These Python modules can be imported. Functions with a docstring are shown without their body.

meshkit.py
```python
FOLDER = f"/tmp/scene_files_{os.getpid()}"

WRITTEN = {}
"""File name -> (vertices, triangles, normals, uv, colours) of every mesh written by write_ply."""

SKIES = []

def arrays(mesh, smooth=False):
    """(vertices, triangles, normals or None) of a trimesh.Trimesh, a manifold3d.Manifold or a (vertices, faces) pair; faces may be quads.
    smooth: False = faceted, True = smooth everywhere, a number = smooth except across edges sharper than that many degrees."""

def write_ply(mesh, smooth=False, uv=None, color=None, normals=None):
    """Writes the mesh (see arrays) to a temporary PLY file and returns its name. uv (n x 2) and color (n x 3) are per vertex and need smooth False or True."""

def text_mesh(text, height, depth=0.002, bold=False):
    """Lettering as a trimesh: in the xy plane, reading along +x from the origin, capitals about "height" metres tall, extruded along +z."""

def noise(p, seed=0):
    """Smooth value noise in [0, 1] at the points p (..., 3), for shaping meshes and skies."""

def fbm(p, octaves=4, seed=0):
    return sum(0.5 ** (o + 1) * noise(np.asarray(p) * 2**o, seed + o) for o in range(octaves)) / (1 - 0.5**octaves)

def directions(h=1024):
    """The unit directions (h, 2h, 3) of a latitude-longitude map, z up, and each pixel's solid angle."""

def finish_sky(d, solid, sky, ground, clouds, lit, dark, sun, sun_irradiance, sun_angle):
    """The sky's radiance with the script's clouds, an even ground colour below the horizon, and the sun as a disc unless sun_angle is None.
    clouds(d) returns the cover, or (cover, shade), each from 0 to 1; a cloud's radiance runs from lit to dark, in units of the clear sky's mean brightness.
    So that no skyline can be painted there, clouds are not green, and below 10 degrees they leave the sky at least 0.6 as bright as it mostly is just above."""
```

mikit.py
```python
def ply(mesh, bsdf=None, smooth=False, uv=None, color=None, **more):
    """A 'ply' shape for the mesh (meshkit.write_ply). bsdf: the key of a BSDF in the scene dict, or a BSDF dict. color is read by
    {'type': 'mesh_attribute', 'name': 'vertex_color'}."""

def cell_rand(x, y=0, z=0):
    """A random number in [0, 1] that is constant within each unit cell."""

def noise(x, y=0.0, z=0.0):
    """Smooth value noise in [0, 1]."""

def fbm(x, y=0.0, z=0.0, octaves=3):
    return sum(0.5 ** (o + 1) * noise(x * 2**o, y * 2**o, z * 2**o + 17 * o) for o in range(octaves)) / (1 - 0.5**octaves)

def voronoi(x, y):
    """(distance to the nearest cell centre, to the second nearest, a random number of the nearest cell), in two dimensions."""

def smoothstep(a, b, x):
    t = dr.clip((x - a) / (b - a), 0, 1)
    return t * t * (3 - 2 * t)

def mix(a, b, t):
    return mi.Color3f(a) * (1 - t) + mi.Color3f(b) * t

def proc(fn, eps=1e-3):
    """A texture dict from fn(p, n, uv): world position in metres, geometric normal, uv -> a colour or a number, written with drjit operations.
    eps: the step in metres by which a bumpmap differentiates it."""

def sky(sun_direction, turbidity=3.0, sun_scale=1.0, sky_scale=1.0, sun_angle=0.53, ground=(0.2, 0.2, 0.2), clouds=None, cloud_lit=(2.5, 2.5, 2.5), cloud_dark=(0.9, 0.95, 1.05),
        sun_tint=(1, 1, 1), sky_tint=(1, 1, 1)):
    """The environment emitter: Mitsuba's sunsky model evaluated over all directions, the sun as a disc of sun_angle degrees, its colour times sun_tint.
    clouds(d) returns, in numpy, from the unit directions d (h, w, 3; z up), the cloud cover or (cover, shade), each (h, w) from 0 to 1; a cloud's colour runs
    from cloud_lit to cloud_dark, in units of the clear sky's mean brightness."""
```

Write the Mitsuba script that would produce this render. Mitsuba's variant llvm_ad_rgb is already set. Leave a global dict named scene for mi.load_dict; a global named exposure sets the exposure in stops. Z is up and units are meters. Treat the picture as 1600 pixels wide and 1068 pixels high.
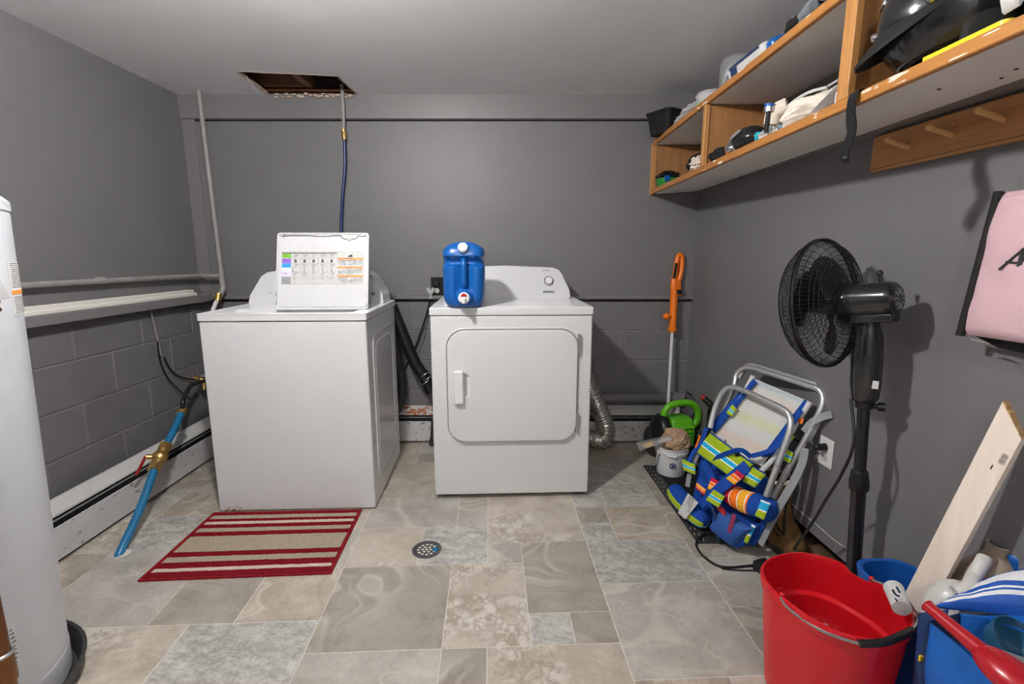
import math, random
import numpy as np
import trimesh
import drjit as dr
import mitsuba as mi
import mikit, meshkit
from mikit import proc, noise, fbm, voronoi, smoothstep, mix, cell_rand
from shapely.geometry import Polygon, Point, box as sbox, LineString
from shapely import affinity
from scipy.spatial import ConvexHull

rng = random.Random(7)
nrng = np.random.default_rng(7)

# ------------------------------------------------------------------ camera, lamps, exposure
FPX, H = 765.0, 1.2
PITCH = math.atan(135.0 / FPX)
exposure = 0.42
scene, labels = {}, {}
T = mi.ScalarTransform4f
scene['camera'] = {
    'type': 'perspective', 'fov': 2 * math.degrees(math.atan(800.0 / FPX)), 'fov_axis': 'x', 'near_clip': 0.05, 'far_clip': 50.0,
    'to_world': T().look_at(origin=[0, 0, H], target=[0, math.cos(PITCH), H - math.sin(PITCH)], up=[0, 0, 1])}
BULB = (-0.62, 1.1, 2.045)          # bare bulb on the ceiling, just above the frame
BULB_POWER = 86.0
BULB2 = (0.05, -0.75, 2.03)        # second ceiling lamp, behind the camera
BULB2_POWER = 33.0

# ------------------------------------------------------------------ helpers: geometry
_c, _s = math.cos(PITCH), math.sin(PITCH)
ORG = np.array([0, 0, H])
def ray(px, py):
    x, y = (px - 800) / FPX, (534 - py) / FPX
    return np.array([x, _c + y * _s, -_s + y * _c])
def Pz(px, py, z=0.0): r = ray(px, py); return ORG + r * ((z - H) / r[2])
def Py(px, py, y): r = ray(px, py); return ORG + r * (y / r[1])
def Px(px, py, x): r = ray(px, py); return ORG + r * (x / r[0])
WS, WX, WY = 0.04, 1.13, 3.09      # right wall: x = WX + WS * (WY - y)
def wall_x(y): return WX + WS * (WY - y)
def Pw(px, py, off=0.0):
    r = ray(px, py); return ORG + r * ((WX + WS * WY - off) / (r[0] + WS * r[1]))

def A(*v): return np.array(v, float)
def unit(v): v = np.asarray(v, float); return v / np.linalg.norm(v)
def cat(*ms):
    ms = [m for m in ms if m is not None]
    return trimesh.util.concatenate([trimesh.Trimesh(m.vertices, m.faces, process=False) for m in ms]) if len(ms) > 1 else ms[0]
def hull(pts): return trimesh.convex.convex_hull(np.asarray(pts, float))
def bx(x0, x1, y0, y1, z0, z1, b=0.0):
    """A box with chamfered edges of width b."""
    lo, hi = np.minimum([x0, y0, z0], [x1, y1, z1]), np.maximum([x0, y0, z0], [x1, y1, z1])
    if b <= 0:
        return trimesh.creation.box(bounds=[lo, hi])
    b = min(b, 0.49 * (hi - lo).min())
    pts = []
    for i in range(8):
        s = np.array([(i >> k) & 1 for k in range(3)])
        c = np.where(s, hi, lo); d = np.where(s, -1, 1) * b
        for k in range(3):
            q = c + d; q[k] = c[k]; pts.append(q)
    return hull(pts)
def rbox(x0, x1, y0, y1, z0, z1, r, n=3):
    """A box with rounded edges of radius r."""
    lo, hi = np.minimum([x0, y0, z0], [x1, y1, z1]), np.maximum([x0, y0, z0], [x1, y1, z1])
    r = min(r, 0.49 * (hi - lo).min())
    u = trimesh.creation.uv_sphere(1.0, count=[2 * n + 1, 4 * n]).vertices
    pts = []
    for i in range(8):
        s = np.array([(i >> k) & 1 for k in range(3)])
        pts.append(np.where(s, hi - r, lo + r) + u * r)
    return hull(np.vstack(pts))
def frame(o, u, v, w=None):
    u, v = unit(u), np.asarray(v, float)
    if w is None:
        v = unit(v - u * (u @ v)); w = np.cross(u, v)
    M = np.eye(4); M[:3, 0], M[:3, 1], M[:3, 2], M[:3, 3] = u, v, w, o
    return M
def xf(m, M):
    m = m.copy(); m.apply_transform(M); return m
def move(m, x=0, y=0, z=0): return xf(m, trimesh.transformations.translation_matrix([x, y, z]))
def rot(m, deg, axis, point=(0, 0, 0)): return xf(m, trimesh.transformations.rotation_matrix(math.radians(deg), axis, point))
def place(loc, rz): return trimesh.transformations.translation_matrix(loc) @ trimesh.transformations.rotation_matrix(math.radians(rz), [0, 0, 1])
def prism(poly, h, M=None, z0=0.0):
    """Extrudes a shapely polygon along +z from z0 by h, then applies M."""
    ms = [trimesh.creation.extrude_polygon(g, h, engine='earcut') for g in getattr(poly, 'geoms', [poly]) if g.area > 1e-9]
    m = cat(*ms); m.apply_translation([0, 0, z0])
    return xf(m, M) if M is not None else m
def rrect(x0, x1, y0, y1, r, n=8):
    r = min(r, 0.49 * min(x1 - x0, y1 - y0))
    return sbox(x0 + r, y0 + r, x1 - r, y1 - r).buffer(r, quad_segs=n)
def spline(pts, n=8, closed=False):
    p = np.asarray(pts, float); out = []; N = len(p)
    for i in range(N if closed else N - 1):
        if closed: a, b, c, d = p[(i - 1) % N], p[i], p[(i + 1) % N], p[(i + 2) % N]
        else: a, b, c, d = p[max(i - 1, 0)], p[i], p[i + 1], p[min(i + 2, N - 1)]
        for k in range(n):
            t = k / n
            out.append(0.5 * (2 * b + (c - a) * t + (2 * a - 5 * b + 4 * c - d) * t * t + (3 * b - a - 3 * c + d) * t ** 3))
    if not closed: out.append(p[-1])
    return np.array(out)
def sweep(path, section, closed=False, up=None, scale=None, cap=True):
    """Sweeps a 2D section (k, 2) along a path with a twist-free frame."""
    p = np.asarray(path, float); n = len(p); sec = np.asarray(section, float); k = len(sec)
    t = (np.roll(p, -1, 0) - np.roll(p, 1, 0)) if closed else np.gradient(p, axis=0)
    t /= np.linalg.norm(t, axis=1, keepdims=True) + 1e-12
    a = np.asarray(up, float) if up is not None else (A(0, 0, 1) if abs(t[0][2]) < 0.9 else A(1, 0, 0))
    rings = []
    a = unit(a - t[0] * (a @ t[0]))
    for i in range(n):
        a = a - t[i] * (a @ t[i]); a = unit(a)
        b = np.cross(t[i], a)
        s = 1.0 if scale is None else scale[i]
        rings.append(p[i] + s * (sec[:, :1] * b + sec[:, 1:] * a))
    v = np.vstack(rings); f = []
    for i in range(n if closed else n - 1):
        i2 = (i + 1) % n
        for j in range(k):
            j2 = (j + 1) % k
            f += [[i * k + j, i * k + j2, i2 * k + j2], [i * k + j, i2 * k + j2, i2 * k + j]]
    if cap and not closed:
        v = np.vstack([v, p[:1], p[-1:]]); c0, c1 = n * k, n * k + 1
        for j in range(k):
            j2 = (j + 1) % k
            f += [[c0, j2, j], [c1, (n - 1) * k + j, (n - 1) * k + j2]]
    m = trimesh.Trimesh(v, f, process=False)
    if not closed or True:
        m.fix_normals() if len(m.faces) < 4000 else None
    return m
def circ(r, n=12, ry=None):
    a = np.arange(n) * 2 * math.pi / n
    return np.stack([r * np.cos(a), (ry or r) * np.sin(a)], 1)
def tube(pts, r, n=10, smooth=6, closed=False, up=None, scale=None):
    p = spline(pts, smooth, closed) if smooth else np.asarray(pts, float)
    return sweep(p, circ(r, n), closed, up, scale)
def rod(a, b, r, n=14, r2=None):
    a, b = np.asarray(a, float), np.asarray(b, float)
    return sweep(np.array([a, b]), circ(1.0, n), scale=[r, r2 if r2 is not None else r])
def lathe(profile, n=32, M=None):
    m = trimesh.creation.revolve(np.asarray(profile, float), sections=n)
    m.merge_vertices(); m.fix_normals()
    return xf(m, M) if M is not None else m
def loft(rings, cap0=True, cap1=True):
    rings = [np.asarray(r, float) for r in rings]; n, k = len(rings), len(rings[0])
    v = np.vstack(rings); f = []
    for i in range(n - 1):
        for j in range(k):
            j2 = (j + 1) % k
            f += [[i * k + j, i * k + j2, (i + 1) * k + j2], [i * k + j, (i + 1) * k + j2, (i + 1) * k + j]]
    for on, i in ((cap0, 0), (cap1, n - 1)):
        if on:
            c = len(v); v = np.vstack([v, rings[i].mean(0, keepdims=True)])
            f += [[c, i * k + (j + 1) % k, i * k + j] if i == 0 else [c, i * k + j, i * k + (j + 1) % k] for j in range(k)]
    m = trimesh.Trimesh(v, f, process=False)
    if cap0 and cap1: m.fix_normals()
    return m
def ball(c, r, sub=2, scale=(1, 1, 1)):
    m = trimesh.creation.icosphere(sub, 1.0); m.apply_scale(np.asarray(scale, float) * r); m.apply_translation(c); return m
def lump(c, s, seed=0, amp=0.25, freq=2.5, sub=4, flat=None):
    """A crumpled lump with half sizes s around c; flat: nothing below that z."""
    m = trimesh.creation.icosphere(sub, 1.0); v = np.array(m.vertices)
    k = meshkit.fbm(v * freq + 7.3 * seed + 20, 3, seed) - 0.5
    v = v * (1 + amp * 2 * k[:, None]) * np.asarray(s, float) + np.asarray(c, float)
    if flat is not None: v[:, 2] = np.maximum(v[:, 2], flat)
    return trimesh.Trimesh(v, m.faces, process=False)
def patch(p00, p10, p11, p01, nu=16, nv=16, bulge=0.0, thick=0.004, wr=0.0, seed=0, freq=12.0, nrm=None, edge=0.5):
    """A padded cloth panel over four corners; returns (mesh, uv). u runs p00->p10, v runs p00->p01. nrm: the side it bulges to."""
    p00, p10, p11, p01 = (np.asarray(p, float) for p in (p00, p10, p11, p01))
    u, v = np.meshgrid(np.linspace(0, 1, nu + 1), np.linspace(0, 1, nv + 1))
    u, v = u.ravel()[:, None], v.ravel()[:, None]
    P = p00 * (1 - u) * (1 - v) + p10 * u * (1 - v) + p11 * u * v + p01 * (1 - u) * v
    n = unit(np.cross(p10 - p00 + p11 - p01, p01 - p00 + p11 - p10))
    if nrm is not None and n @ np.asarray(nrm) < 0: n = -n
    shape = (np.clip(4 * u * (1 - u), 0, 1) * np.clip(4 * v * (1 - v), 0, 1)) ** edge
    d = bulge * shape + wr * (meshkit.fbm(P * freq + seed * 3.1 + 40, 3, seed)[:, None] - 0.5) * 2
    front, back = P + n * (d + thick / 2 * (0.15 + 0.85 * shape ** 0.3)), P + n * (d * 0.3 - thick / 2)
    N = len(P); w = nu + 1; f = []
    for j in range(nv):
        for i in range(nu):
            a, b, c, e = j * w + i, j * w + i + 1, (j + 1) * w + i + 1, (j + 1) * w + i
            f += [[a, b, c], [a, c, e], [N + a, N + c, N + b], [N + a, N + e, N + c]]
    rim = [i for i in range(w)] + [j * w + nu for j in range(1, nv + 1)] + [nv * w + i for i in range(nu - 1, -1, -1)] + [j * w for j in range(nv - 1, 0, -1)]
    for a, b in zip(rim, rim[1:] + rim[:1]):
        f += [[a, N + a, N + b], [a, N + b, b]]
    m = trimesh.Trimesh(np.vstack([front, back]), f, process=False)
    if m.volume < 0: m.invert()
    return m, np.vstack([np.hstack([u, v])] * 2)

# ------------------------------------------------------------------ helpers: scene entries
def key_for(name, parent=None):
    base = f'{parent}__{name}' if parent else name
    used = lambda k: k in scene or k in labels or any(x.startswith(k + '__') for x in scene)
    if not used(base): return base
    i = 1
    while used(f'{base}_{i:03d}'): i += 1
    return f'{base}_{i:03d}'
def obj(name, mesh, m, parent=None, smooth=35, uv=None, label=None, **kw):
    k = key_for(name, parent)
    scene[k] = mikit.ply(mesh, m, smooth=(True if uv is not None else smooth), uv=uv, **kw)
    if label: labels.setdefault(k, {})['label'] = label
    return k
def thing(name, label, cat_, group=None):
    k = key_for(name); labels[k] = {'label': label, 'category': cat_}
    if group: labels[k]['group'] = group
    return k
def tag(k, label, cat_, group=None):
    labels[k] = {'label': label, 'category': cat_}
    if group: labels[k]['group'] = group
    return k
def struct(name, mesh=None, m=None, label=None, smooth=False):
    if mesh is not None: scene[name] = mikit.ply(mesh, m, smooth=smooth)
    labels[name] = {'kind': 'structure'}
    if label: labels[name]['label'] = label
    return name
def stuff(k):
    labels.setdefault(k, {})['kind'] = 'stuff'; return k

# ------------------------------------------------------------------ materials
def mat(name, color, rough=0.5, spec=0.5, metal=0.0, bump=None, bscale=0.001, **kw):
    c = {'type': 'rgb', 'value': list(color)} if isinstance(color, (tuple, list)) else proc(color)
    b = {'type': 'principled', 'base_color': c, 'roughness': rough, 'metallic': metal, 'specular': spec, **kw}
    if bump is not None:
        b = {'type': 'bumpmap', 'arbitrary': proc(bump, 0.002), 'scale': bscale, 'bsdf': b}
    scene['material_' + name] = {'type': 'twosided', 'bsdf': b}
    return 'material_' + name
C3 = mi.Color3f
GREY = (0.146, 0.142, 0.148)
def wall_fn(p, n, uv):
    k = fbm(p.x * 3, p.y * 3, p.z * 3, 3)
    return C3(*GREY) * (0.93 + 0.14 * k)
WALL = mat('grey_wall_paint', wall_fn, 0.47, 0.4, bump=lambda p, n, uv: fbm(p.x * 60, p.y * 60, p.z * 60, 2), bscale=0.0008)
BLOCK = mat('painted_block', lambda p, n, uv: C3(*GREY) * (0.86 + 0.2 * fbm(p.x * 9, p.y * 9, p.z * 9, 3)), 0.5, 0.45,
            bump=lambda p, n, uv: fbm(p.x * 110, p.y * 110, p.z * 110, 3), bscale=0.0022)
MORTAR = mat('painted_mortar', lambda p, n, uv: C3(0.18, 0.174, 0.175) * (0.8 + 0.3 * fbm(p.x * 50, p.y * 50, p.z * 50, 2)), 0.6)
DARKTRIM = mat('grey_trim_paint', (0.158, 0.152, 0.155), 0.4)
CEIL = mat('ceiling_paint', lambda p, n, uv: C3(0.69, 0.69, 0.70) * (0.94 + 0.1 * fbm(p.x * 2.5, p.y * 2.5, p.z, 3)), 0.6, 0.3,
           bump=lambda p, n, uv: fbm(p.x * 5, p.y * 5, p.z, 2), bscale=0.0012)
FRONTWALL = mat('pale_wall_paint', (0.45, 0.44, 0.43), 0.6)
def rust_white(p, n, uv):
    r = smoothstep(0.66, 0.74, fbm(p.x * 45, p.y * 45, p.z * 45, 3))
    g = fbm(p.x * 6, p.y * 6, p.z * 9, 3)
    return mix(C3(0.52, 0.52, 0.53) * (0.85 + 0.25 * g), C3(0.2, 0.15, 0.12), r * 0.8)
HEATER = mat('chipped_white_metal', rust_white, 0.45)
def rust_top(p, n, uv):
    r = smoothstep(0.50, 0.56, fbm(p.x * 75, p.y * 75, p.z * 75, 3)) * smoothstep(-0.75, -0.7, p.x) * (1 - smoothstep(-0.3, -0.2, p.x))
    return mix(C3(0.5, 0.5, 0.49), C3(0.34, 0.11, 0.035), r)
HEATTOP = mat('rusty_white_louvre', rust_top, 0.5)
BLACK = mat('black_plastic', (0.008, 0.008, 0.009), 0.33, 0.35)
GLOSSBLACK = mat('gloss_black_plastic', (0.010, 0.010, 0.011), 0.13, 0.6)
MATTBLACK = mat('matt_black', (0.012, 0.012, 0.012), 0.7, 0.2)
RUBBER = mat('black_rubber', (0.022, 0.022, 0.023), 0.55)
def enamel(p, n, uv): return C3(0.565, 0.57, 0.58) * (0.985 + 0.03 * fbm(p.x * 4, p.y * 4, p.z * 4, 2))
ENAMEL = mat('white_enamel', enamel, 0.22, 0.5, clearcoat=0.3, clearcoat_gloss=0.9)
WHITEPL = mat('white_plastic', (0.62, 0.62, 0.625), 0.35)
WHITEWOOD = mat('white_painted_plank', lambda p, n, uv: C3(0.62, 0.60, 0.56) * (0.9 + 0.2 * fbm(p.x * 30, p.y * 3, p.z * 30, 2)), 0.55)
GREYPIPE = mat('grey_painted_pipe', lambda p, n, uv: C3(0.25, 0.238, 0.232) * (0.8 + 0.35 * fbm(p.x * 20, p.y * 20, p.z * 20, 3)), 0.5)
BRASS = mat('brass', (0.60, 0.38, 0.13), 0.32, metal=0.9)
COPPER = mat('copper', lambda p, n, uv: mix(C3(0.27, 0.115, 0.05), C3(0.10, 0.042, 0.02), fbm(p.x * 8, p.y * 8, p.z * 8, 3)), 0.3, metal=0.9)
STEEL = mat('steel', (0.55, 0.55, 0.56), 0.3, metal=1.0)
ALU = mat('brushed_aluminium', (0.60, 0.61, 0.62), 0.38, metal=0.85)
ALUGREY = mat('grey_painted_metal', (0.26, 0.265, 0.28), 0.42)
FOIL = mat('foil', (0.78, 0.77, 0.74), 0.24, metal=0.95, bump=lambda p, n, uv: fbm(p.x * 70, p.y * 70, p.z * 70, 3), bscale=0.0025)
CHROME = mat('chrome', (0.72, 0.72, 0.73), 0.15, metal=1.0)
BLUEPEX = mat('blue_pipe_plastic', lambda p, n, uv: C3(0.008, 0.125, 0.27) * (0.85 + 0.3 * fbm(p.x * 40, p.y * 40, p.z * 12, 2)), 0.35)
NAVY = mat('navy_hose', (0.012, 0.028, 0.10), 0.3)
RED = mat('red_bucket_plastic', lambda p, n, uv: C3(0.50, 0.006, 0.012) * (0.93 + 0.12 * fbm(p.x * 8, p.y * 8, p.z * 8, 2)), 0.3)
REDPL = mat('red_plastic', (0.36, 0.008, 0.015), 0.28)
JUGBLUE = mat('blue_jug_plastic', (0.004, 0.088, 0.33), 0.26)
BINBLUE = mat('blue_bin_plastic', (0.005, 0.075, 0.32), 0.4)
ORANGE = mat('orange_plastic', (0.78, 0.17, 0.008), 0.35)
GREEN = mat('green_plastic', (0.11, 0.42, 0.012), 0.35)
DKGREEN = mat('dark_green_plastic', (0.015, 0.20, 0.03), 0.4)
YELLOW = mat('yellow_plastic', (0.80, 0.55, 0.02), 0.4)
GREYPL = mat('grey_plastic', (0.20, 0.205, 0.21), 0.45)
SILVER = mat('silver_print', (0.42, 0.42, 0.42), 0.45)
LABEL = mat('label_paper', (0.50, 0.50, 0.49), 0.6)
INK = mat('black_ink', (0.02, 0.02, 0.025), 0.6)
GREYINK = mat('grey_ink', (0.07, 0.07, 0.08), 0.6)
def wood_fn(c0, c1, ax, k=1.0):
    def f(p, n, uv):
        q = [p.x, p.y, p.z]; a, b, c = q[ax], q[(ax + 1) % 3], q[(ax + 2) % 3]
        w = fbm(a * 2.2 * k, b * 28 * k, c * 28 * k, 3)
        g = fbm(a * 7 * k, b * 150 * k, c * 150 * k, 2)
        return mix(c0, c1, dr.clip(w * 0.9 + g * 0.55 - 0.25, 0, 1))
    return f
def nosing(p, n, uv):
    base = wood_fn((0.47, 0.21, 0.055), (0.27, 0.095, 0.022), 1)(p, n, uv)
    s = smoothstep(0.665, 0.70, fbm(p.y * 16, p.z * 60, p.x * 10, 3))
    return mix(base, C3(0.75, 0.66, 0.55), s * 0.8)
NOSING = mat('pine_edge', nosing, 0.4)
PLY = mat('plywood_side', wood_fn((0.36, 0.17, 0.06), (0.21, 0.088, 0.028), 2), 0.55)
PINEV = mat('pine_upright', wood_fn((0.52, 0.26, 0.085), (0.30, 0.125, 0.036), 2), 0.45)
OAK = mat('oak_rail', wood_fn((0.56, 0.27, 0.10), (0.35, 0.145, 0.045), 1), 0.45)
PEG = mat('peg_wood', wood_fn((0.74, 0.44, 0.20), (0.56, 0.29, 0.11), 0), 0.4)
MELAMINE = mat('grey_melamine', lambda p, n, uv: C3(0.66, 0.63, 0.60) * (0.88 + 0.18 * fbm(p.x * 5, p.y * 3, p.z * 5, 3)), 0.5)
BOARDW = mat('whitewashed_board', wood_fn((0.80, 0.72, 0.64), (0.66, 0.55, 0.46), 2, 0.8), 0.55)
BOARDE = mat('raw_board_end', lambda p, n, uv: mix((0.55, 0.36, 0.18), (0.30, 0.18, 0.08), fbm(p.x * 60, p.y * 60, p.z * 200, 3)), 0.8)
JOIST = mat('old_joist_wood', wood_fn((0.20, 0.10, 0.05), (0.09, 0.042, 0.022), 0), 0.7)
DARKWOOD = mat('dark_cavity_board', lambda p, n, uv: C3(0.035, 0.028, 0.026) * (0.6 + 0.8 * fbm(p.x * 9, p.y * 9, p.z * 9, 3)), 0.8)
RAWEDGE = mat('torn_plaster_edge', lambda p, n, uv: mix((0.55, 0.50, 0.44), (0.32, 0.17, 0.09), fbm(p.x * 70, p.y * 70, p.z * 70, 2)), 0.8)
SOLEPLATE = mat('brown_sole_plate', lambda p, n, uv: mix((0.16, 0.10, 0.06), (0.07, 0.04, 0.025), fbm(p.x * 15, p.y * 15, p.z * 30, 3)), 0.7)
PAPERBAG = mat('brown_paper', lambda p, n, uv: C3(0.40, 0.265, 0.17) * (0.85 + 0.3 * fbm(p.x * 25, p.y * 25, p.z * 25, 3)), 0.7)
SUEDE = mat('tan_suede', lambda p, n, uv: mix((0.20, 0.115, 0.045), (0.085, 0.045, 0.02), fbm(p.x * 16, p.y * 16, p.z * 16, 3)), 0.85, 0.15)
CANVAS = mat('cream_canvas', lambda p, n, uv: C3(0.66, 0.60, 0.52) * (0.85 + 0.25 * fbm(p.x * 30, p.y * 30, p.z * 30, 3)), 0.85, 0.15)
BLUECLOTH = mat('royal_blue_fabric', lambda p, n, uv: C3(0.008, 0.055, 0.30) * (0.8 + 0.4 * fbm(p.x * 200, p.y * 200, p.z * 200, 2)), 0.75, 0.2)
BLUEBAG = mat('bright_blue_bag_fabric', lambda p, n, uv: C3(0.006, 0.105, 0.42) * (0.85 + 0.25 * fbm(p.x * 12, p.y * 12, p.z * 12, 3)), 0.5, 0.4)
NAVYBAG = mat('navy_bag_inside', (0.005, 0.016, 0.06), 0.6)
PINK = mat('pink_bag_fabric', lambda p, n, uv: C3(0.58, 0.385, 0.425) * (0.92 + 0.14 * fbm(p.x * 9, p.y * 9, p.z * 9, 3)), 0.6, 0.3)
def stripes(bands):
    """bands: [(end, colour)], ends rising to 1, along v."""
    def f(p, n, uv):
        v = dr.clip(uv.y, 0, 1); c = mi.Color3f(*bands[-1][1])
        for end, col in reversed(bands[:-1]):
            c = dr.select(v < end, mi.Color3f(*col), c)
        return c * (0.85 + 0.25 * noise(p.x * 400, p.y * 400, p.z * 400))
    return f
cB, cG, cC, cW, cR, cO, cY = (0.008, 0.055, 0.30), (0.33, 0.45, 0.02), (0.02, 0.36, 0.62), (0.8, 0.82, 0.78), (0.52, 0.015, 0.04), (0.85, 0.17, 0.015), (0.88, 0.42, 0.03)
STR_GREEN = mat('green_cyan_stripes', stripes([(.05, cB), (.36, cG), (.40, cW), (.56, cC), (.60, cW), (.95, cG), (1, cB)]), 0.8, 0.2)
STR_WARM = mat('red_orange_stripes', stripes([(.20, cR), (.22, cW), (.37, cO), (.39, cW), (.54, cY), (.56, cW), (.60, cO), (1, cB)]), 0.8, 0.2)
STR_WARM2 = mat('orange_red_patch', stripes([(.34, cY), (.38, cW), (.66, cO), (.70, cW), (1, cR)]), 0.8, 0.2)
STR_ROLL = mat('blue_roll_stripe', stripes([(.44, cB), (.56, cG), (.575, cW), (.64, cC), (1, cB)]), 0.8, 0.2)
STR_EDGE = mat('narrow_green_cyan_stripes', stripes([(.42, cG), (.50, cW), (.92, cC), (1, cW)]), 0.8, 0.2)
def panel_fn(p, n, uv):
    v = uv.y; base = C3(0.60, 0.60, 0.58)
    def band(c, w): return smoothstep(w, 0.0, dr.abs(v - c))
    c = mix(base, C3(0.66, 0.52, 0.44), dr.clip(band(0.80, 0.10) + band(0.18, 0.14), 0, 1) * 0.8)
    c = mix(c, C3(0.58, 0.60, 0.36), band(0.50, 0.12) * 0.8)
    c = mix(c, C3(0.40, 0.50, 0.58), band(0.97, 0.05) * 0.7)
    return c * (0.94 + 0.12 * noise(p.x * 300, p.y * 300, p.z * 300))
PANEL = mat('faded_stripe_seat_fabric', panel_fn, 0.85, 0.1)
MESHBLUE = mat('blue_mesh_fabric', lambda p, n, uv: mix((0.010, 0.06, 0.27), (0.05, 0.12, 0.36), smoothstep(0.3, 0.7, noise(p.x * 500, p.y * 500, p.z * 500))), 0.6, 0.2)
def bag_stripe(p, n, uv):
    t = uv.y * 1.1 - 0.22 * uv.x + 0.03 * dr.sin(uv.x * 9.0)
    w = smoothstep(0.40, 0.41, t) * (1 - smoothstep(0.60 + 0.22 * uv.x, 0.61 + 0.22 * uv.x, t)) + smoothstep(0.08, 0.09, t) * (1 - smoothstep(0.17, 0.18, t)) + smoothstep(0.22, 0.23, t) * (1 - smoothstep(0.27, 0.28, t))
    return mix((0.005, 0.065, 0.34), (0.62, 0.64, 0.68), dr.clip(w, 0, 1))
BAGSTRIPE = mat('blue_white_stripe_bag', bag_stripe, 0.55)
CLEARPL = 'material_clear_plastic'
CLEARSHEET = 'material_clear_sheet'
scene[CLEARSHEET] = {'type': 'blendbsdf', 'weight': 0.10, 'bsdf_0': {'type': 'thindielectric', 'int_ior': 1.45}, 'bsdf_1': {'type': 'twosided', 'bsdf': {'type': 'principled', 'base_color': {'type': 'rgb', 'value': [0.85, 0.87, 0.88]}, 'roughness': 0.15}}}
scene[CLEARPL] = {'type': 'blendbsdf', 'weight': 0.38, 'bsdf_0': {'type': 'thindielectric', 'int_ior': 1.45}, 'bsdf_1': {'type': 'twosided', 'bsdf': {'type': 'principled', 'base_color': {'type': 'rgb', 'value': [0.85, 0.87, 0.88]}, 'roughness': 0.15}}}
MILKY = mat('milky_plastic', (0.50, 0.49, 0.47), 0.35)
SMOKE = mat('smoky_brown_plastic', (0.28, 0.215, 0.16), 0.35)
TEAL = mat('teal_box_plastic', (0.018, 0.08, 0.15), 0.25)
LBLUE = mat('pale_blue_plastic', (0.35, 0.5, 0.68), 0.4)
TEALCAP = mat('turquoise_plastic', (0.02, 0.42, 0.55), 0.4)
GLOVE = mat('grey_glove_fabric', lambda p, n, uv: C3(0.16, 0.18, 0.20) * (0.7 + 0.6 * fbm(p.x * 60, p.y * 60, p.z * 60, 2)), 0.9, 0.1)
CARPETRED = mat('red_carpet_pile', lambda p, n, uv: C3(0.135, 0.007, 0.013) * (0.6 + 0.7 * fbm(p.x * 260, p.y * 260, p.z * 260, 2)), 0.95, 0.05, bump=lambda p, n, uv: fbm(p.x * 300, p.y * 300, 0, 2), bscale=0.004)
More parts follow.
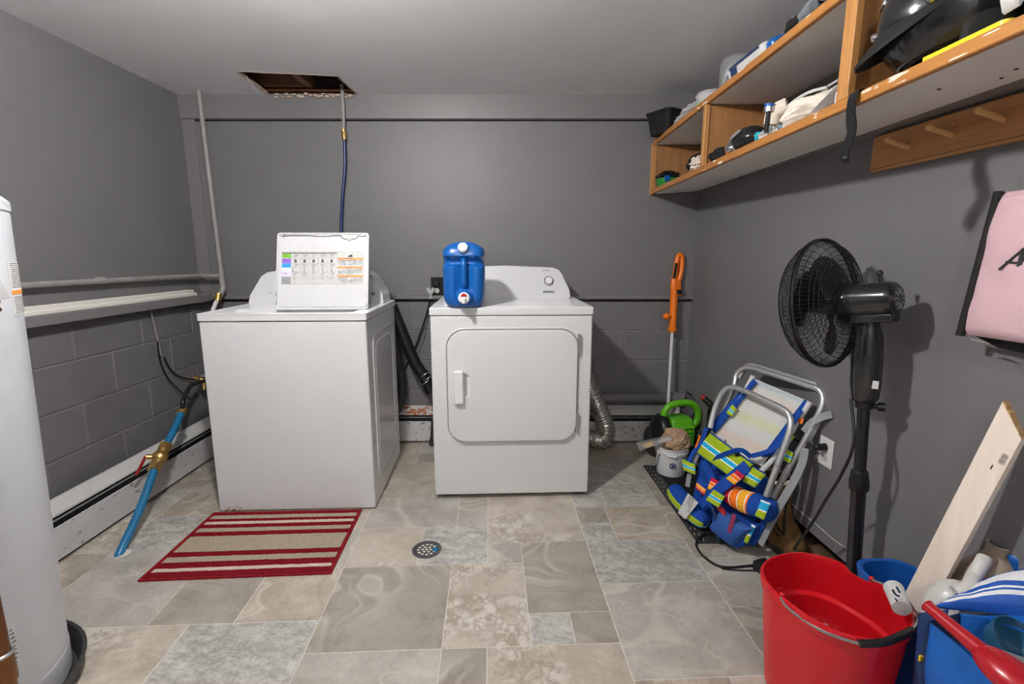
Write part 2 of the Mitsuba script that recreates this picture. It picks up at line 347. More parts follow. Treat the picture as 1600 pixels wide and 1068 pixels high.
CARPETBEIGE = mat('beige_carpet_pile', lambda p, n, uv: mix((0.36, 0.30, 0.22), (0.22, 0.185, 0.14), fbm(p.x * 180, p.y * 180, p.z * 50, 2)), 0.95, 0.05, bump=lambda p, n, uv: fbm(p.x * 260, p.y * 260, 0, 2), bscale=0.004)
CARPETPALE = mat('pale_carpet_pile', lambda p, n, uv: mix((0.55, 0.45, 0.38), (0.36, 0.28, 0.23), fbm(p.x * 200, p.y * 200, p.z * 50, 2)), 0.95, 0.05)
CARPETEDGE = mat('red_binding', lambda p, n, uv: C3(0.17, 0.009, 0.014) * (0.8 + 0.4 * noise(p.x * 300, p.y * 300, 0)), 0.8, 0.1)
GROUT = mat('pale_grout', (0.56, 0.53, 0.48), 0.7)
def ridge(x, y, z, w, octs=4):
    """Thin natural veins: 1 on the crests of warped noise."""
    r = 1 - dr.abs(2 * fbm(x, y, z, octs) - 1)
    return smoothstep(1 - w, 1.0, r)
def mottle(p, s):
    g = fbm(p.x * s, p.y * s, 5.0, 4); h = fbm(p.x * 120, p.y * 120, 2.0, 2)
    return dr.clip(0.5 + 1.5 * (g - 0.5) + 0.5 * (h - 0.5), 0, 1)
def tile_swirl(p, n, uv):
    w = fbm(p.x * 2.3, p.y * 2.3, 1.0, 3); w2 = fbm(p.x * 7, p.y * 7, 4.0, 3)
    t = p.x * 0.75 + p.y * 0.85 + 1.1 * w + 0.07 * w2
    mask = smoothstep(0.28, 0.62, fbm(p.x * 3.3 + 9, p.y * 3.3, 2.0, 3))
    k = (0.55 * smoothstep(0.0, 1.0, dr.sin(t * 36)) + 0.45 * smoothstep(0.2, 1.0, dr.sin(t * 93 + 5 * w))) * mask
    return mix(mix((0.29, 0.26, 0.225), (0.39, 0.36, 0.315), mottle(p, 14)), C3(0.56, 0.53, 0.475), k * 0.85)
def tile_speckle(p, n, uv):
    g = fbm(p.x * 30 + p.y * 14, p.y * 46, 2.0, 4); h = fbm(p.x * 110, p.y * 150, 7.0, 2); q = fbm(p.x * 5, p.y * 5, 3.0, 3)
    c = mix((0.315, 0.31, 0.292), (0.555, 0.548, 0.522), dr.clip(0.45 + 1.3 * (g - 0.5) + 0.9 * (h - 0.5) + 0.7 * (q - 0.5), 0, 1))
    return mix(c, C3(0.60, 0.60, 0.575), ridge(p.x * 4 + 2, p.y * 6, 1.0, 0.06) * 0.5)
def tile_crackle(p, n, uv):
    where = smoothstep(0.42, 0.62, fbm(p.x * 4.0 + 3, p.y * 4.0, 8.0, 3))
    v = ridge(p.x * 13, p.y * 13, 3.0, 0.12) + ridge(p.x * 29 + 7, p.y * 29, 6.0, 0.16)
    base = mix((0.385, 0.34, 0.285), (0.56, 0.515, 0.45), mottle(p, 11))
    c = mix(base, C3(0.645, 0.61, 0.55), where * smoothstep(0.35, 0.7, fbm(p.x * 26, p.y * 26, 9.0, 3)) * 0.8)
    return mix(c, C3(0.30, 0.255, 0.205), dr.clip(v, 0, 1) * where * 0.6)
def tile_pale(p, n, uv):
    w = fbm(p.x * 2.4 + 4, p.y * 2.4, 6.0, 3)
    v = ridge(p.x * 1.9 + w, p.y * 2.6 - w, 3.0, 0.07, 3) * 0.9 + ridge(p.x * 5 + 2 * w, p.y * 7, 5.0, 0.06) * 0.5
    return mix(mix((0.335, 0.32, 0.29), (0.52, 0.50, 0.46), dr.clip(mottle(p, 8) * 0.9 + 0.25 * (w - 0.4), 0, 1)), C3(0.63, 0.61, 0.56), dr.clip(v, 0, 1) * 0.6)
def tile_warm(p, n, uv):
    w = fbm(p.x * 3 + 14, p.y * 3, 2.0, 3)
    v = ridge(p.x * 2.2 + 1.5 * w, p.y * 4.0, 7.0, 0.08, 3); d = ridge(p.x * 9 + 3 * w, p.y * 5, 1.0, 0.08)
    c = mix((0.335, 0.29, 0.24), (0.53, 0.48, 0.41), mottle(p, 10))
    return mix(mix(c, C3(0.61, 0.57, 0.50), v * 0.6), C3(0.28, 0.235, 0.19), d * 0.35)
tb = lambda p, n, uv: fbm(p.x * 90, p.y * 90, 0.0, 2)
def toned(f): return lambda p, n, uv: f(p, n, uv) * C3(0.81, 0.795, 0.775)
TILES = [mat('tile_' + k, toned(f), 0.40, 0.45, bump=tb, bscale=0.0006) for k, f in (('taupe_swirl', tile_swirl), ('grey_speckle', tile_speckle), ('beige_crackle', tile_crackle), ('pale_vein', tile_pale), ('warm_beige', tile_warm))]

# ================================================================== the lamps (real ceiling lamps, outside the frame)
def ceiling_lamp(pos, power, r, label):
    k = thing('ceiling_lamp', label, 'lamp')
    x, y, z = pos
    obj('base', lathe([(0, 2.124), (0.06, 2.124), (0.06, 2.108), (0.045, 2.10), (0.03, z + r + 0.012), (0.016, z + r + 0.004), (0, z + r + 0.004)], 24, trimesh.transformations.translation_matrix([x, y, 0])), WHITEPL, k)
    area = 4 * math.pi * r * r
    s = mikit.ply(ball((x, y, z), r, 3), WHITEPL, smooth=True)
    s['emitter'] = {'type': 'area', 'radiance': {'type': 'rgb', 'value': [power / (area * math.pi) * c for c in (1.0, 0.975, 0.945)]}}
    scene[k + '__bulb'] = s
ceiling_lamp(BULB, BULB_POWER, 0.045, 'bare round bulb in a white ceiling socket above the washing machine')
ceiling_lamp(BULB2, BULB2_POWER, 0.12, 'large round lamp on the ceiling behind the viewer')

# ================================================================== the room
XL, XLB, CZ, YB, YF = -1.95, -1.90, 2.124, 3.09, -1.7
struct('floor', bx(XL - 0.1, 1.55, YF, YB + 0.1, -0.05, -0.0011), GROUT)
# floor tiles: modules of 0.14 m laid 2.3 degrees off the camera's axis
UN = 0.14
def tile_xy(i, j):
    a, b = 0.402 + UN * i, 1.48 + UN * j
    x = a - 0.045 * b; return x, b + 0.045 * x
known = [(-7, -4, -1, 2, 0), (-4, -2, -1, 2, 2), (-2, 0, 0, 3, 0), (-2, -1, -1, 0, 1), (-1, 0, -1, 0, 0), (0, 3, 1, 3, 1), (0, 3, -2, 1, 3), (3, 4, 2, 3, 0), (4, 6, 2, 4, 3), (3, 6, 0, 2, 3), (3, 5, -2, 0, 0),
         (-3, 0, 3, 6, 2), (-3, -2, 2, 3, 3), (-5, -3, 2, 4, 1), (-4, -3, 4, 5, 3), (-4, -3, 5, 6, 0), (-7, -4, 4, 6, 3), (-7, -5, 2, 4, 2), (0, 1, 4, 5, 0), (0, 1, 3, 4, 1), (1, 4, 3, 5, 4), (0, 3, 5, 7, 1),
         (-10, -7, -3, 0, 1), (-13, -10, -2, 0, 2), (-9, -7, 0, 2, 4), (-11, -9, 0, 2, 0), (-14, -11, 0, 2, 3), (-14, -11, 2, 3, 3), (-15, -14, 0, 3, 4), (-14, -11, 3, 5, 1), (-7, -4, -3, -1, 3), (-4, -3, -2, -1, 0), (-3, 0, -4, -1, 2), (-11, -8, 2, 5, 1), (-8, -7, 2, 4, 3),
         (0, 2, -4, -2, 4), (2, 4, -4, -2, 2), (-5, -4, 6, 8, 0), (-4, -3, 6, 7, 3), (-7, -5, 6, 8, 2), (-3, -1, 6, 8, 4), (3, 5, 5, 7, 0), (5, 6, 4, 5, 3), (-13, -11, 5, 7, 4), (-17, -14, 3, 5, 2)]
taken = {}
tiles = []
for t in known:
    if all((i, j) not in taken for i in range(t[0], t[1]) for j in range(t[2], t[3])):
        tiles.append(t)
        for i in range(t[0], t[1]):
            for j in range(t[2], t[3]): taken[i, j] = 1
I0, I1, J0, J1 = -18, 8, -11, 12
for j in range(J0, J1):
    for i in range(I0, I1):
        if (i, j) in taken: continue
        sizes = [(3, 3), (3, 2), (2, 2), (2, 3), (3, 2), (2, 1), (1, 1)]; rng.shuffle(sizes)
        for w, h in sizes + [(1, 1)]:
            cells = [(i + a, j + b) for a in range(w) for b in range(h)]
            if all(c not in taken and c[0] < I1 and c[1] < J1 for c in cells):
                tiles.append((i, i + w, j, j + h, rng.randrange(5)))
                for c in cells: taken[c] = 1
                break
room_poly = sbox(XL - 0.02, YF, 1.50, YB + 0.02)
DRAIN = Pz(667, 858)
HOSE = Pz(187, 864)
holes = Point(DRAIN[0], DRAIN[1]).buffer(0.062, quad_segs=12).union(Point(HOSE[0] + 0.012, HOSE[1]).buffer(0.03, quad_segs=8))
G = 0.0013
for t in tiles:
    x = [tile_xy(*c) for c in ((t[0], t[2]), (t[1], t[2]), (t[1], t[3]), (t[0], t[3]))]
    poly = Polygon(x).buffer(-G, join_style=2).intersection(room_poly)
    if poly.is_empty or poly.area < 1e-4: continue
    poly = poly.difference(holes)
    top, mid = 0.0, -0.0006
    g = max(getattr(poly, 'geoms', [poly]), key=lambda q: q.area)
    if g.intersects(holes.buffer(0.01)):
        m = prism(g, 0.003, z0=-0.003)
    else:
        c = np.array(g.exterior.coords)[:-1]; k = len(c); inner = np.array(g.buffer(-0.0008, join_style=2).exterior.coords)[:-1]
        if len(inner) != k: m = prism(g, 0.003, z0=-0.003)
        else:
            if np.linalg.norm(inner[0] - c[0]) > 0.01: inner = np.roll(inner, -int(np.argmin(np.linalg.norm(inner - c[0], axis=1))), 0)
            m = loft([np.c_[c, np.full(k, -0.003)], np.c_[c, np.full(k, mid)], np.c_[inner, np.full(k, top)]])
    obj('tile', m, TILES[t[4]], 'floor', smooth=False)
labels['floor__tile'] = {'label': 'stone patterned floor tile'}

# ceiling with the torn hole and the joist bay above it
HC = [(-1.40, 2.70), (-0.915, 2.765), (-0.90, 3.085), (-1.425, 3.085), (-1.418, 3.01)]
hole = Polygon(HC)
struct('ceiling', prism(sbox(XL - 0.1, YF, 1.55, YB + 0.02).difference(hole), 0.014, z0=CZ), CEIL)
rag = np.array([(a[0] * (1 - t) + b[0] * t + nrng.uniform(-.003, .003), a[1] * (1 - t) + b[1] * t + nrng.uniform(-.003, .003)) for a, b in zip(HC, HC[1:] + HC[:1]) for t in np.linspace(0, 1, 9)[:-1]])
obj('torn_edge', prism(Polygon(rag).buffer(0.008).difference(Polygon(rag).buffer(-0.004)), 0.013, z0=CZ - 0.0012), RAWEDGE, 'ceiling', label='ragged torn plaster edge of the hole')
bits = [ball((nrng.uniform(-1.38, -0.93), 3.055 + nrng.uniform(-.012, .0), CZ - nrng.uniform(0.0, 0.02)), nrng.uniform(.004, .010), 1, (1.6, .8, .8)) for _ in range(34)]
stuff(obj('plaster_crumb', cat(*bits), RAWEDGE, 'ceiling'))
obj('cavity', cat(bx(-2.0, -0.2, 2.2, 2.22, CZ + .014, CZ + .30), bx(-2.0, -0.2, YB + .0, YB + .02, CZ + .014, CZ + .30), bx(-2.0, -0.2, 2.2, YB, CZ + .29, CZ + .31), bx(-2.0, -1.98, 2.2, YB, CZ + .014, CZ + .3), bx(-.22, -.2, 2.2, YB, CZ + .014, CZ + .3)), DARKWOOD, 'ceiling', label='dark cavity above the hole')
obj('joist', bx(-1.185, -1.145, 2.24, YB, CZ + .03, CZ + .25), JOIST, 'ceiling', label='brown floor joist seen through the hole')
obj('cross_block', bx(-1.56, -1.19, 3.0, 3.04, CZ + .03, CZ + .12), JOIST, 'ceiling')
obj('cavity_pipe', tube([(-1.6, 3.03, CZ + .018), (-1.2, 3.04, CZ + .018), (-0.86, 3.045, CZ + .018)], 0.011, 10, 2), COPPER, 'ceiling')
obj('paper_thread', tube([(-1.385, 2.76, CZ), (-1.383, 2.77, CZ - .02), (-1.37, 2.78, CZ - .03), (-1.372, 2.80, CZ - .055)], 0.0012, 5, 4), LABEL, 'ceiling')

# back wall: plasterboard above, painted blocks below
LZ = 0.927
struct('wall_back', cat(bx(XL - .1, 1.35, YB - 0.012, YB + .05, LZ + .012, 1.981), bx(XL - .1, 1.35, YB - 0.012, YB + .05, 1.990, CZ), bx(XL - .1, 1.35, YB + 0.04, YB + .09, 0, CZ)), WALL)
struct('wall_left', bx(XL - .1, XL, YF, YB, 0.95, CZ), WALL)
obj('mortar', bx(XL - .1, 1.35, YB + .0, YB + .02, 0, LZ - .016), MORTAR, 'wall_back', smooth=False)
obj('mortar', bx(XLB - .1, XLB - .004, 0.2, YB, 0, 0.96), MORTAR, 'wall_left', smooth=False)
ZC = [0.916, 0.7305, 0.534, 0.3375, 0.141, 0.0]
BL = 0.3916
for c in range(5):
    z1, z0 = ZC[c], ZC[c + 1]
    off = 0.917 if c % 2 == 0 else 0.917 - BL / 2
    xs = [off + BL * k for k in range(-9, 3)]
    for a, b in zip(xs, xs[1:]):
        a2, b2 = max(a, XL), min(b, 1.14)
        if b2 - a2 > 0.02:
            obj('block', bx(a2 + .003, b2 - .003, YB - .004, YB + .03, z0 + .003, z1 - .003, 0.003), BLOCK, 'wall_back', smooth=False)
    off = 2.679 if c % 2 == 1 else 2.679 - BL / 2
    ys = [off + 0.3985 * k for k in range(-6, 3)]
    for a, b in zip(ys, ys[1:]):
        a2, b2 = max(a, 0.35), min(b, YB - .006)
        if b2 - a2 > 0.02:
            obj('block', bx(XLB - .05, XLB, a2 + .003, b2 - .003, z0 + .023, (z1 if c else 0.945) + .017 - .0, 0.003), BLOCK, 'wall_left', smooth=False)
labels['wall_back__block'] = {'label': 'grey painted concrete block'}
labels['wall_left__block'] = {'label': 'grey painted concrete block'}
# right wall: plasterboard sheet that stops short of the floor
def wall_poly(off0, off1, y0=YF, y1=YB): return Polygon([(wall_x(y0) + off0, y0), (wall_x(y1) + off0, y1), (wall_x(y1) + off1, y1), (wall_x(y0) + off1, y0)])
struct('wall_right', prism(wall_poly(0, 0.016), CZ - .125, z0=.125), WALL)
obj('lower_strip', prism(wall_poly(-.004, 0.0), 0.048, z0=.125), WALL, 'wall_right')
seam = [(wall_x(y) - .0045, y, .174 + .004 * math.sin(31 * y) * math.sin(7 * y)) for y in np.linspace(1.2, 2.0, 40)]
obj('caulk_seam', tube(seam, 0.0016, 5, 0), LABEL, 'wall_right', label='chipped pale caulk line')
obj('sole_plate', prism(wall_poly(0.03, 0.13), 0.035), SOLEPLATE, 'wall_right', label='bare brown sole plate under the wall')
obj('backing', prism(wall_poly(0.13, 0.15), 0.2), MATTBLACK, 'wall_right')
struct('wall_front', cat(bx(XL - .1, -0.55, YF - .1, YF, 0, CZ), bx(0.45, 1.5, YF - .1, YF, 0, CZ), bx(-0.55, 0.45, YF - .1, YF, 2.02, CZ)), FRONTWALL)
struct('door_1', rbox(-0.55, 0.45, YF - .08, YF - .03, 0.0, 2.02, 0.004), WHITEPL)
obj('panel', cat(*[bx(x, x + .36, YF - .035, YF - .022, z, z + h, .006) for x in (-.46, 0.0) for z, h in ((.2, .7), (1.05, .8))]), WHITEPL, 'door_1')
obj('door_handle', cat(rod((0.37, YF - .03, 1.0), (0.37, YF + .03, 1.0), 0.012), ball((0.37, YF + .04, 1.0), .027)), BRASS, 'door_1')

# trims: header board, corner strip, ledges
struct('trim_1', cat(bx(XL, 1.14, YB - .032, YB - .012, 1.992, CZ), ), DARKTRIM, 'grey painted header board along the top of the back wall')
struct('trim_2', bx(XL, -1.875, YB - .018, YB - .008, 0.98, 1.992), DARKTRIM, 'narrow corner strip beside the vertical pipe')
struct('trim_3', cat(bx(XL, 1.14, YB - .034, YB + .01, LZ + .004, LZ + .028, .003)), DARKTRIM, 'thin ledge along the back wall above the blocks')
struct('trim_4', bx(XL - .02, -1.845, 0.3, 3.02, 0.925, 0.968, .003), DARKTRIM, 'grey ledge along the left wall above the blocks')
k = thing('white_plank', 'wide white painted plank lying on the left wall ledge', 'plank')
obj('board', bx(-1.905, -1.848, 0.75, 2.88, 0.9685, 0.986, .003), WHITEWOOD, k)
k = thing('white_plank', 'narrow white strip of wood behind the wide plank on the left ledge', 'plank')
obj('board', bx(-1.948, -1.909, 0.75, 2.95, 0.9685, 0.999, .003), WHITEWOOD, k)

# baseboard heaters
def heater(name, label, M, L):
    k = thing(name, label, 'baseboard heater', None)
    o = lambda n, m, mt, **kw: obj(n, xf(m, M), mt, k, **kw)
    o('front_panel', bx(0, L, -.062, -.056, .012, .146, .002), HEATER)
    o('back_plate', bx(0, L, -.006, -.002, .012, .235), HEATER)
    o('fin_slot', bx(0, L, -.046, -.010, .02, .180), MATTBLACK, label='dark slot behind the panel')
    o('top_louvre', prism(Polygon([(-.056, .186), (-.056, .194), (-.004, .232), (-.004, .222)]), L, frame((0, 0, 0), (0, 1, 0), (0, 0, 1))), HEATTOP)
    o('damper', bx(0, L, -.054, -.047, .167, .172), GREYPL)
    o('end_cap', bx(L - .01, L, -.063, -.0, .01, .236, .002), HEATER)
    return k
heater('baseboard_heater', 'white baseboard heater along the left wall with dark slot and chipped paint', frame((XLB + 0.045, 0.6, 0), (0, 1, 0), (-1, 0, 0), (0, 0, 1)), 2.42)
heater('baseboard_heater', 'white baseboard heater along the back wall behind the dryer, rust on its top', frame((-1.78, YB - .004, 0), (1, 0, 0), (0, 1, 0), (0, 0, 1)), 2.86)

# ================================================================== pipes and wires on the walls
k = thing('wall_pipe', 'grey painted vertical pipe in the back left corner with a brass coupling at its foot', 'pipe')
e0 = A(-1.785, 2.995, CZ); e1 = A(-1.765, 3.0, 1.06)
obj('riser', tube([e0, (e0 + e1) / 2, e1 + A(0, 0, .03)], 0.0135, 12, 4), GREYPIPE, k)
obj('elbow', tube([e1 + A(0, 0, .05), e1, e1 + A(.005, -.01, -.06), e1 + A(-.008, -.03, -.10)], 0.017, 12, 6), GREYPIPE, k)
obj('coupling', rod(e1 + A(-.008, -.03, -.085), e1 + A(-.014, -.045, -.13), 0.019), BRASS, k, label='brass coupling')
obj('white_tail', tube([e1 + A(-.014, -.045, -.12), e1 + A(-.03, -.08, -.19), e1 + A(-.045, -.12, -.26)], 0.012, 12, 4), WHITEPL, k, label='white plastic tail pipe')
k = thing('wall_pipe', 'grey horizontal pipe running along the left wall above the ledge', 'pipe')
obj('run', tube([(-1.915, 0.5, 1.085), (-1.915, 1.8, 1.085), (-1.90, 2.93, 1.080), (-1.87, 2.985, 1.079), (-1.775, 2.998, 1.078)], 0.0125, 12, 5), GREYPIPE, k)
for y in (1.5, 2.3): obj('wall_clip', bx(-1.95, -1.905, y, y + .018, 1.068, 1.102, .003), GREYPIPE, k)
k = thing('wall_pipe', 'thick grey pipe running low along the back wall right of the dryer', 'pipe')
obj('run', tube([(-.15, YB - .05, .30), (1.1, YB - .05, .30)], 0.034, 18, 2), WALL, k)
k = thing('water_line', 'navy hose hanging from a grey pipe at the ceiling hole down behind the washing machine', 'hose')
q0, q1, q2 = Py(535, 146, 3.035), Py(537, 203, 3.045), Py(538, 218, 3.045)
obj('upper_pipe', tube([q0 + A(0, 0, .05), q0, (q0 + q1) / 2 + A(.002, 0, 0), q1], 0.0105, 12, 4), GREYPIPE, k, label='grey upper pipe')
obj('fitting', cat(rod(q1 + A(0, 0, .004), q2, 0.014), rod(q1 + A(0, 0, -.012), q1 + A(0, 0, -.03), 0.0165, 6)), BRASS, k, label='brass fitting')
obj('hose', tube([q2, Py(539, 260, 3.05), Py(535, 310, 3.05), Py(533, 362, 3.05), Py(534, 420, 3.03), Py(540, 470, 3.0)], 0.0095, 12, 6), NAVY, k)
# cable hanging from the left ledge
k = thing('wall_cable', 'grey cable looping down from the left ledge to a brass fitting on the blocks', 'cable')
xw = XLB + .010
cb = [Px(235, 481, xw + .02), Px(239, 500, xw), Px(246, 530, xw), Px(252, 555, xw)]
obj('pale_cable', tube(cb, 0.0045, 8, 6), GREYPIPE, k)
obj('black_cable', tube([Px(246, 528, xw), Px(250, 562, xw), Px(262, 590, xw), Px(283, 612, xw + .02), Px(296, 622, xw + .05)], 0.0038, 8, 6), BLACK, k)
obj('second_cable', tube([Px(257, 558, xw), Px(265, 575, xw), Px(280, 588, xw), Px(304, 593, xw + .02)], 0.0042, 8, 6), BLACK, k)
for pts in (([(136, 490), (147, 493), (158, 490)]), ([(203, 485), (215, 487), (232, 482), (250, 480)]), ([(272, 477), (285, 478), (300, 475)]), ([(304, 473), (315, 475), (328, 471)])):
    obj('wire_staple', tube([Px(x, y, -1.855) for x, y in pts], 0.006, 7, 6), MATTBLACK, k)
# hose bib, black hose and blue pipe rising from the floor
k = thing('floor_pipe', 'blue pipe rising from a floor hole with brass valve and red lever', 'pipe')
b0 = A(HOSE[0], HOSE[1], -.02)
f0 = Pz(187, 864, 0.0)
def onl(px, py, t): return Py(px, py, f0[1] + t)
p1, p2, p3 = Px(243, 728, -1.672), Px(257, 700, -1.68), Px(284, 643, -1.70)
obj('pipe', tube([f0 + A(-.004, -.01, -.04), f0, (f0 * .5 + p1 * .5) + A(.004, 0, -.01), p1], 0.0165, 14, 6), BLUEPEX, k)
obj('upper_pipe', tube([p2, (p2 + p3) / 2 + A(.004, 0, 0), p3], 0.0165, 14, 6), BLUEPEX, k)
dv = unit(p2 - p1)
obj('valve', cat(rod(p1 - dv * .022, p1 + dv * .012, .029, 6), rod(p1, p2, .025), ball((p1 + p2) / 2, .034, 2), rod(p2 - dv * .012, p2 + dv * .022, .029, 6), rod((p1 + p2) / 2, (p1 + p2) / 2 + A(-.045, -.03, .015), .012)), BRASS, k, label='brass ball valve')
hv = (p1 + p2) / 2 + A(-.045, -.03, .015)
ld = unit(Py(227, 740, hv[1] - .04) - Py(241, 712, hv[1]))
obj('lever', xf(rbox(-.004, .088, -.013, .013, -.003, .003, .003), frame(hv, ld, A(0, 1, .3))), REDPL, k, label='red valve lever')
obj('collar', rod(p3 - unit(p3 - p2) * .012, p3 + unit(p3 - p2) * .018, .021), BRASS, k)
bib = Px(318, 595, XLB + .05)
obj('black_hose', tube([p3, p3 + A(.003, .02, .06), Px(291, 614, XLB + .14), Px(300, 601, XLB + .10), bib], .011, 12, 6), BLACK, k, label='black flexible hose')
k2 = thing('hose_bib', 'dull brass tap fitting on the left block wall behind the blue pipe', 'tap')
obj('body', cat(rod(bib + A(-.055, .0, .02), bib + A(.01, 0, 0), .015), rod(bib, bib + A(.005, -.01, -.05), .012), ball(bib + A(-.01, 0, .01), .022)), BRASS, k2)
obj('handle', xf(lathe([(0, -.004), (.024, -.004), (.024, .004), (0, .004)], 12), frame(bib + A(.012, -.005, .035), A(1, 0, 0), A(0, 1, 0))), GREYPL, k2)

# black outlet box with its plug, left of the jug
k = thing('outlet_box', 'black outlet box on the back wall between washing machine and blue jug', 'outlet')
o0, o1 = Py(674, 461, YB - .014), Py(690, 433, YB - .014)
obj('plate', rbox(o0[0], o0[0] + .075, YB - .022, YB - .012, o0[2], o1[2], .003), MATTBLACK, k)
obj('socket', xf(lathe([(0, 0), (.016, 0), (.016, .004), (0, .004)], 16), frame((o0[0] + .037, YB - .024, o0[2] + .03), (1, 0, 0), (0, 0, 1))), MILKY, k, label='pale lower socket')
obj('upper_plug', rbox(o0[0] + .024, o0[0] + .052, YB - .045, YB - .021, o0[2] + .055, o0[2] + .085, .006), BLACK, k)
k = thing('appliance_cable', 'black power cable with a clear plug hanging from the outlet beside the dryer', 'cord')
q = Py(673, 459, YB - .05)
obj('plug', cat(*[rod(q, q + A(dx, -.0, dz), .010, 10, .014) for dx, dz in ((-.02, .035), (.022, .035), (0, -.03))]), CLEARPL, k, label='clear plug')
obj('cord', tube([q, Py(670, 478, YB - .05), Py(662, 505, YB - .04), Py(648, 545, YB - .03), Py(637, 567, YB - .02), Py(628, 585, YB - .02), Py(622, 600, YB - .03)], .0052, 8, 6), BLACK, k)
obj('second_cord', tube([q + A(.01, 0, 0), Py(668, 485, YB - .03), Py(664, 520, YB - .02), Py(654, 548, YB - .015), Py(644, 553, YB - .05)], .003, 8, 6), GREYPL, k)
k = thing('drain_hose', 'thick black drain pipe slanting down behind the dryer with wire clamps', 'pipe')
d = [Py(612, 478, 2.89), Py(632, 528, 2.89), Py(648, 565, 2.89), Py(664, 590, 2.89), Py(674, 612, 2.90)]
obj('pipe', tube(d, .034, 16, 6), BLACK, k)
obj('clamp', cat(*[tube(Py(x, y, 2.89) + .037 * (np.cos(a)[:, None] * unit(A(.8, 0, .55)) + np.sin(a)[:, None] * A(0, 1, 0)), .003, 6, 0, True) for a in [np.arange(24) * math.pi / 12] for x, y in ((663, 584), (668, 590), (665, 596))]), STEEL, k, label='wire clamps')
k = thing('rubber_hose', 'black rubber hose hanging behind the right edge of the washing machine', 'hose')
obj('hose', tube([Py(614, 500, 2.99), Py(622, 560, 3.0), Py(628, 600, 3.0), Py(625, 630, 2.99), Py(612, 650, 2.97)], .028, 14, 6), RUBBER, k)
k = thing('floor_standpipe', 'dark floor fitting at the left rear corner of the dryer', 'pipe fitting')
b = Pz(674, 694)
obj('body', lathe([(0, 0), (.035, 0), (.036, .03), (.028, .04), (.022, .09), (.018, .16), (0, .16)], 20, trimesh.transformations.translation_matrix(b + A(.02, .0, 0))), RUBBER, k)

# foil duct of the dryer
k = thing('dryer_duct', 'crinkled silver foil duct curving to the floor at the right of the dryer', 'duct')
dp = spline([Py(915, 585, 3.0), Py(926, 615, 2.98), Py(941, 650, 2.96), Py(948, 675, 2.94), Py(940, 688, 2.92), Py(918, 682, 2.94), Py(890, 676, 2.96)], 26)
L = np.r_[0, np.cumsum(np.linalg.norm(np.diff(dp, axis=0), axis=1))]
dp = np.stack([np.interp(np.linspace(0, L[-1], 200), L, dp[:, i]) for i in range(3)], 1)
ph = np.linspace(0, L[-1], 200) / 0.0165
obj('duct', sweep(dp, circ(.052, 28), scale=1 + .10 * np.sin(ph * 2 * math.pi) + .025 * nrng.uniform(-1, 1, 200)), FOIL, k, smooth=25)

# ================================================================== washing machine
def text_strokes(M, rows, w, h, seed, dens=0.8):
    """Rows of tiny print as one mesh of short bars."""
    r = random.Random(seed); ms = []
    for i in range(rows):
        y = -(i + .5) * h / rows; x = 0
        while x < w * (1 if i < rows - 1 else .6):
            l = r.uniform(.03, .10) * w
            if r.random() < dens: ms.append(bx(x, min(x + l, w), y, y + h / rows * .42, 0, .0004))
            x += l + .012 * w
    return xf(cat(*ms), M)
MW = place((-1.39, 2.149, 0), 2.3)
WW, WD, WT = .735, .655, .945
k = thing('washing_machine', 'white top loading washing machine with its lid standing open', 'washing machine')
w = lambda n, m, mt, parent=None, **kw: obj(n, xf(m, MW), mt, parent or k, **kw)
body = rbox(0, WW, 0, WD, .004, WT - .033, .010)
w('cabinet', body, ENAMEL)
# embossed side panel, right side
for i, (a, r) in enumerate(((.0, .07), (.045, .06))):
    ring = rrect(.10 + a, WD - .07 - a, .10 + a, .83 - a, r).exterior
    p = np.array(ring.coords)[:-1]
    w('side_emboss', tube(np.c_[np.full(len(p), WW + .0), p], .0045, 8, 0, True), ENAMEL)
for x, y in ((.05, .05), (WW - .05, .05), (.05, WD - .05), (WW - .05, WD - .05)):
    w('foot', move(lathe([(0, 0), (.02, 0), (.02, .01), (0, .01)], 14), x, y, 0), RUBBER)
deck = prism(rrect(-.004, WW + .004, -.006, WD + .004, .012).difference(rrect(.07, WW - .07, .05, .205, .03)), .030, z0=WT - .030)
w('deck', deck, ENAMEL, smooth=20)
w('deck_rim', tube(np.c_[np.array(rrect(-.003, WW + .003, -.005, WD + .003, .012).exterior.coords)[:-1], np.full(len(rrect(-.003, WW + .003, -.005, WD + .003, .012).exterior.coords) - 1, WT - .001)], .003, 8, 0, True), ENAMEL)
w('tub', prism(rrect(.05, WW - .05, .03, .23, .03).difference(rrect(.07, WW - .07, .05, .205, .03)), .22, z0=WT - .25), STEEL)
w('tub_floor', bx(.05, WW - .05, .03, .23, WT - .27, WT - .25), GREYPL)
# rust spots on the low front edge
w('rust_spot', cat(*[ball((x, -.0005, z), r, 1, (1.6, .3, .8)) for x, z, r in ((.045, .02, .004), (.07, .012, .005), (.10, .022, .004), (.035, .01, .004), (.085, .03, .0025), (.055, .028, .002))]), mat('rust', (0.22, 0.075, 0.025), 0.8))
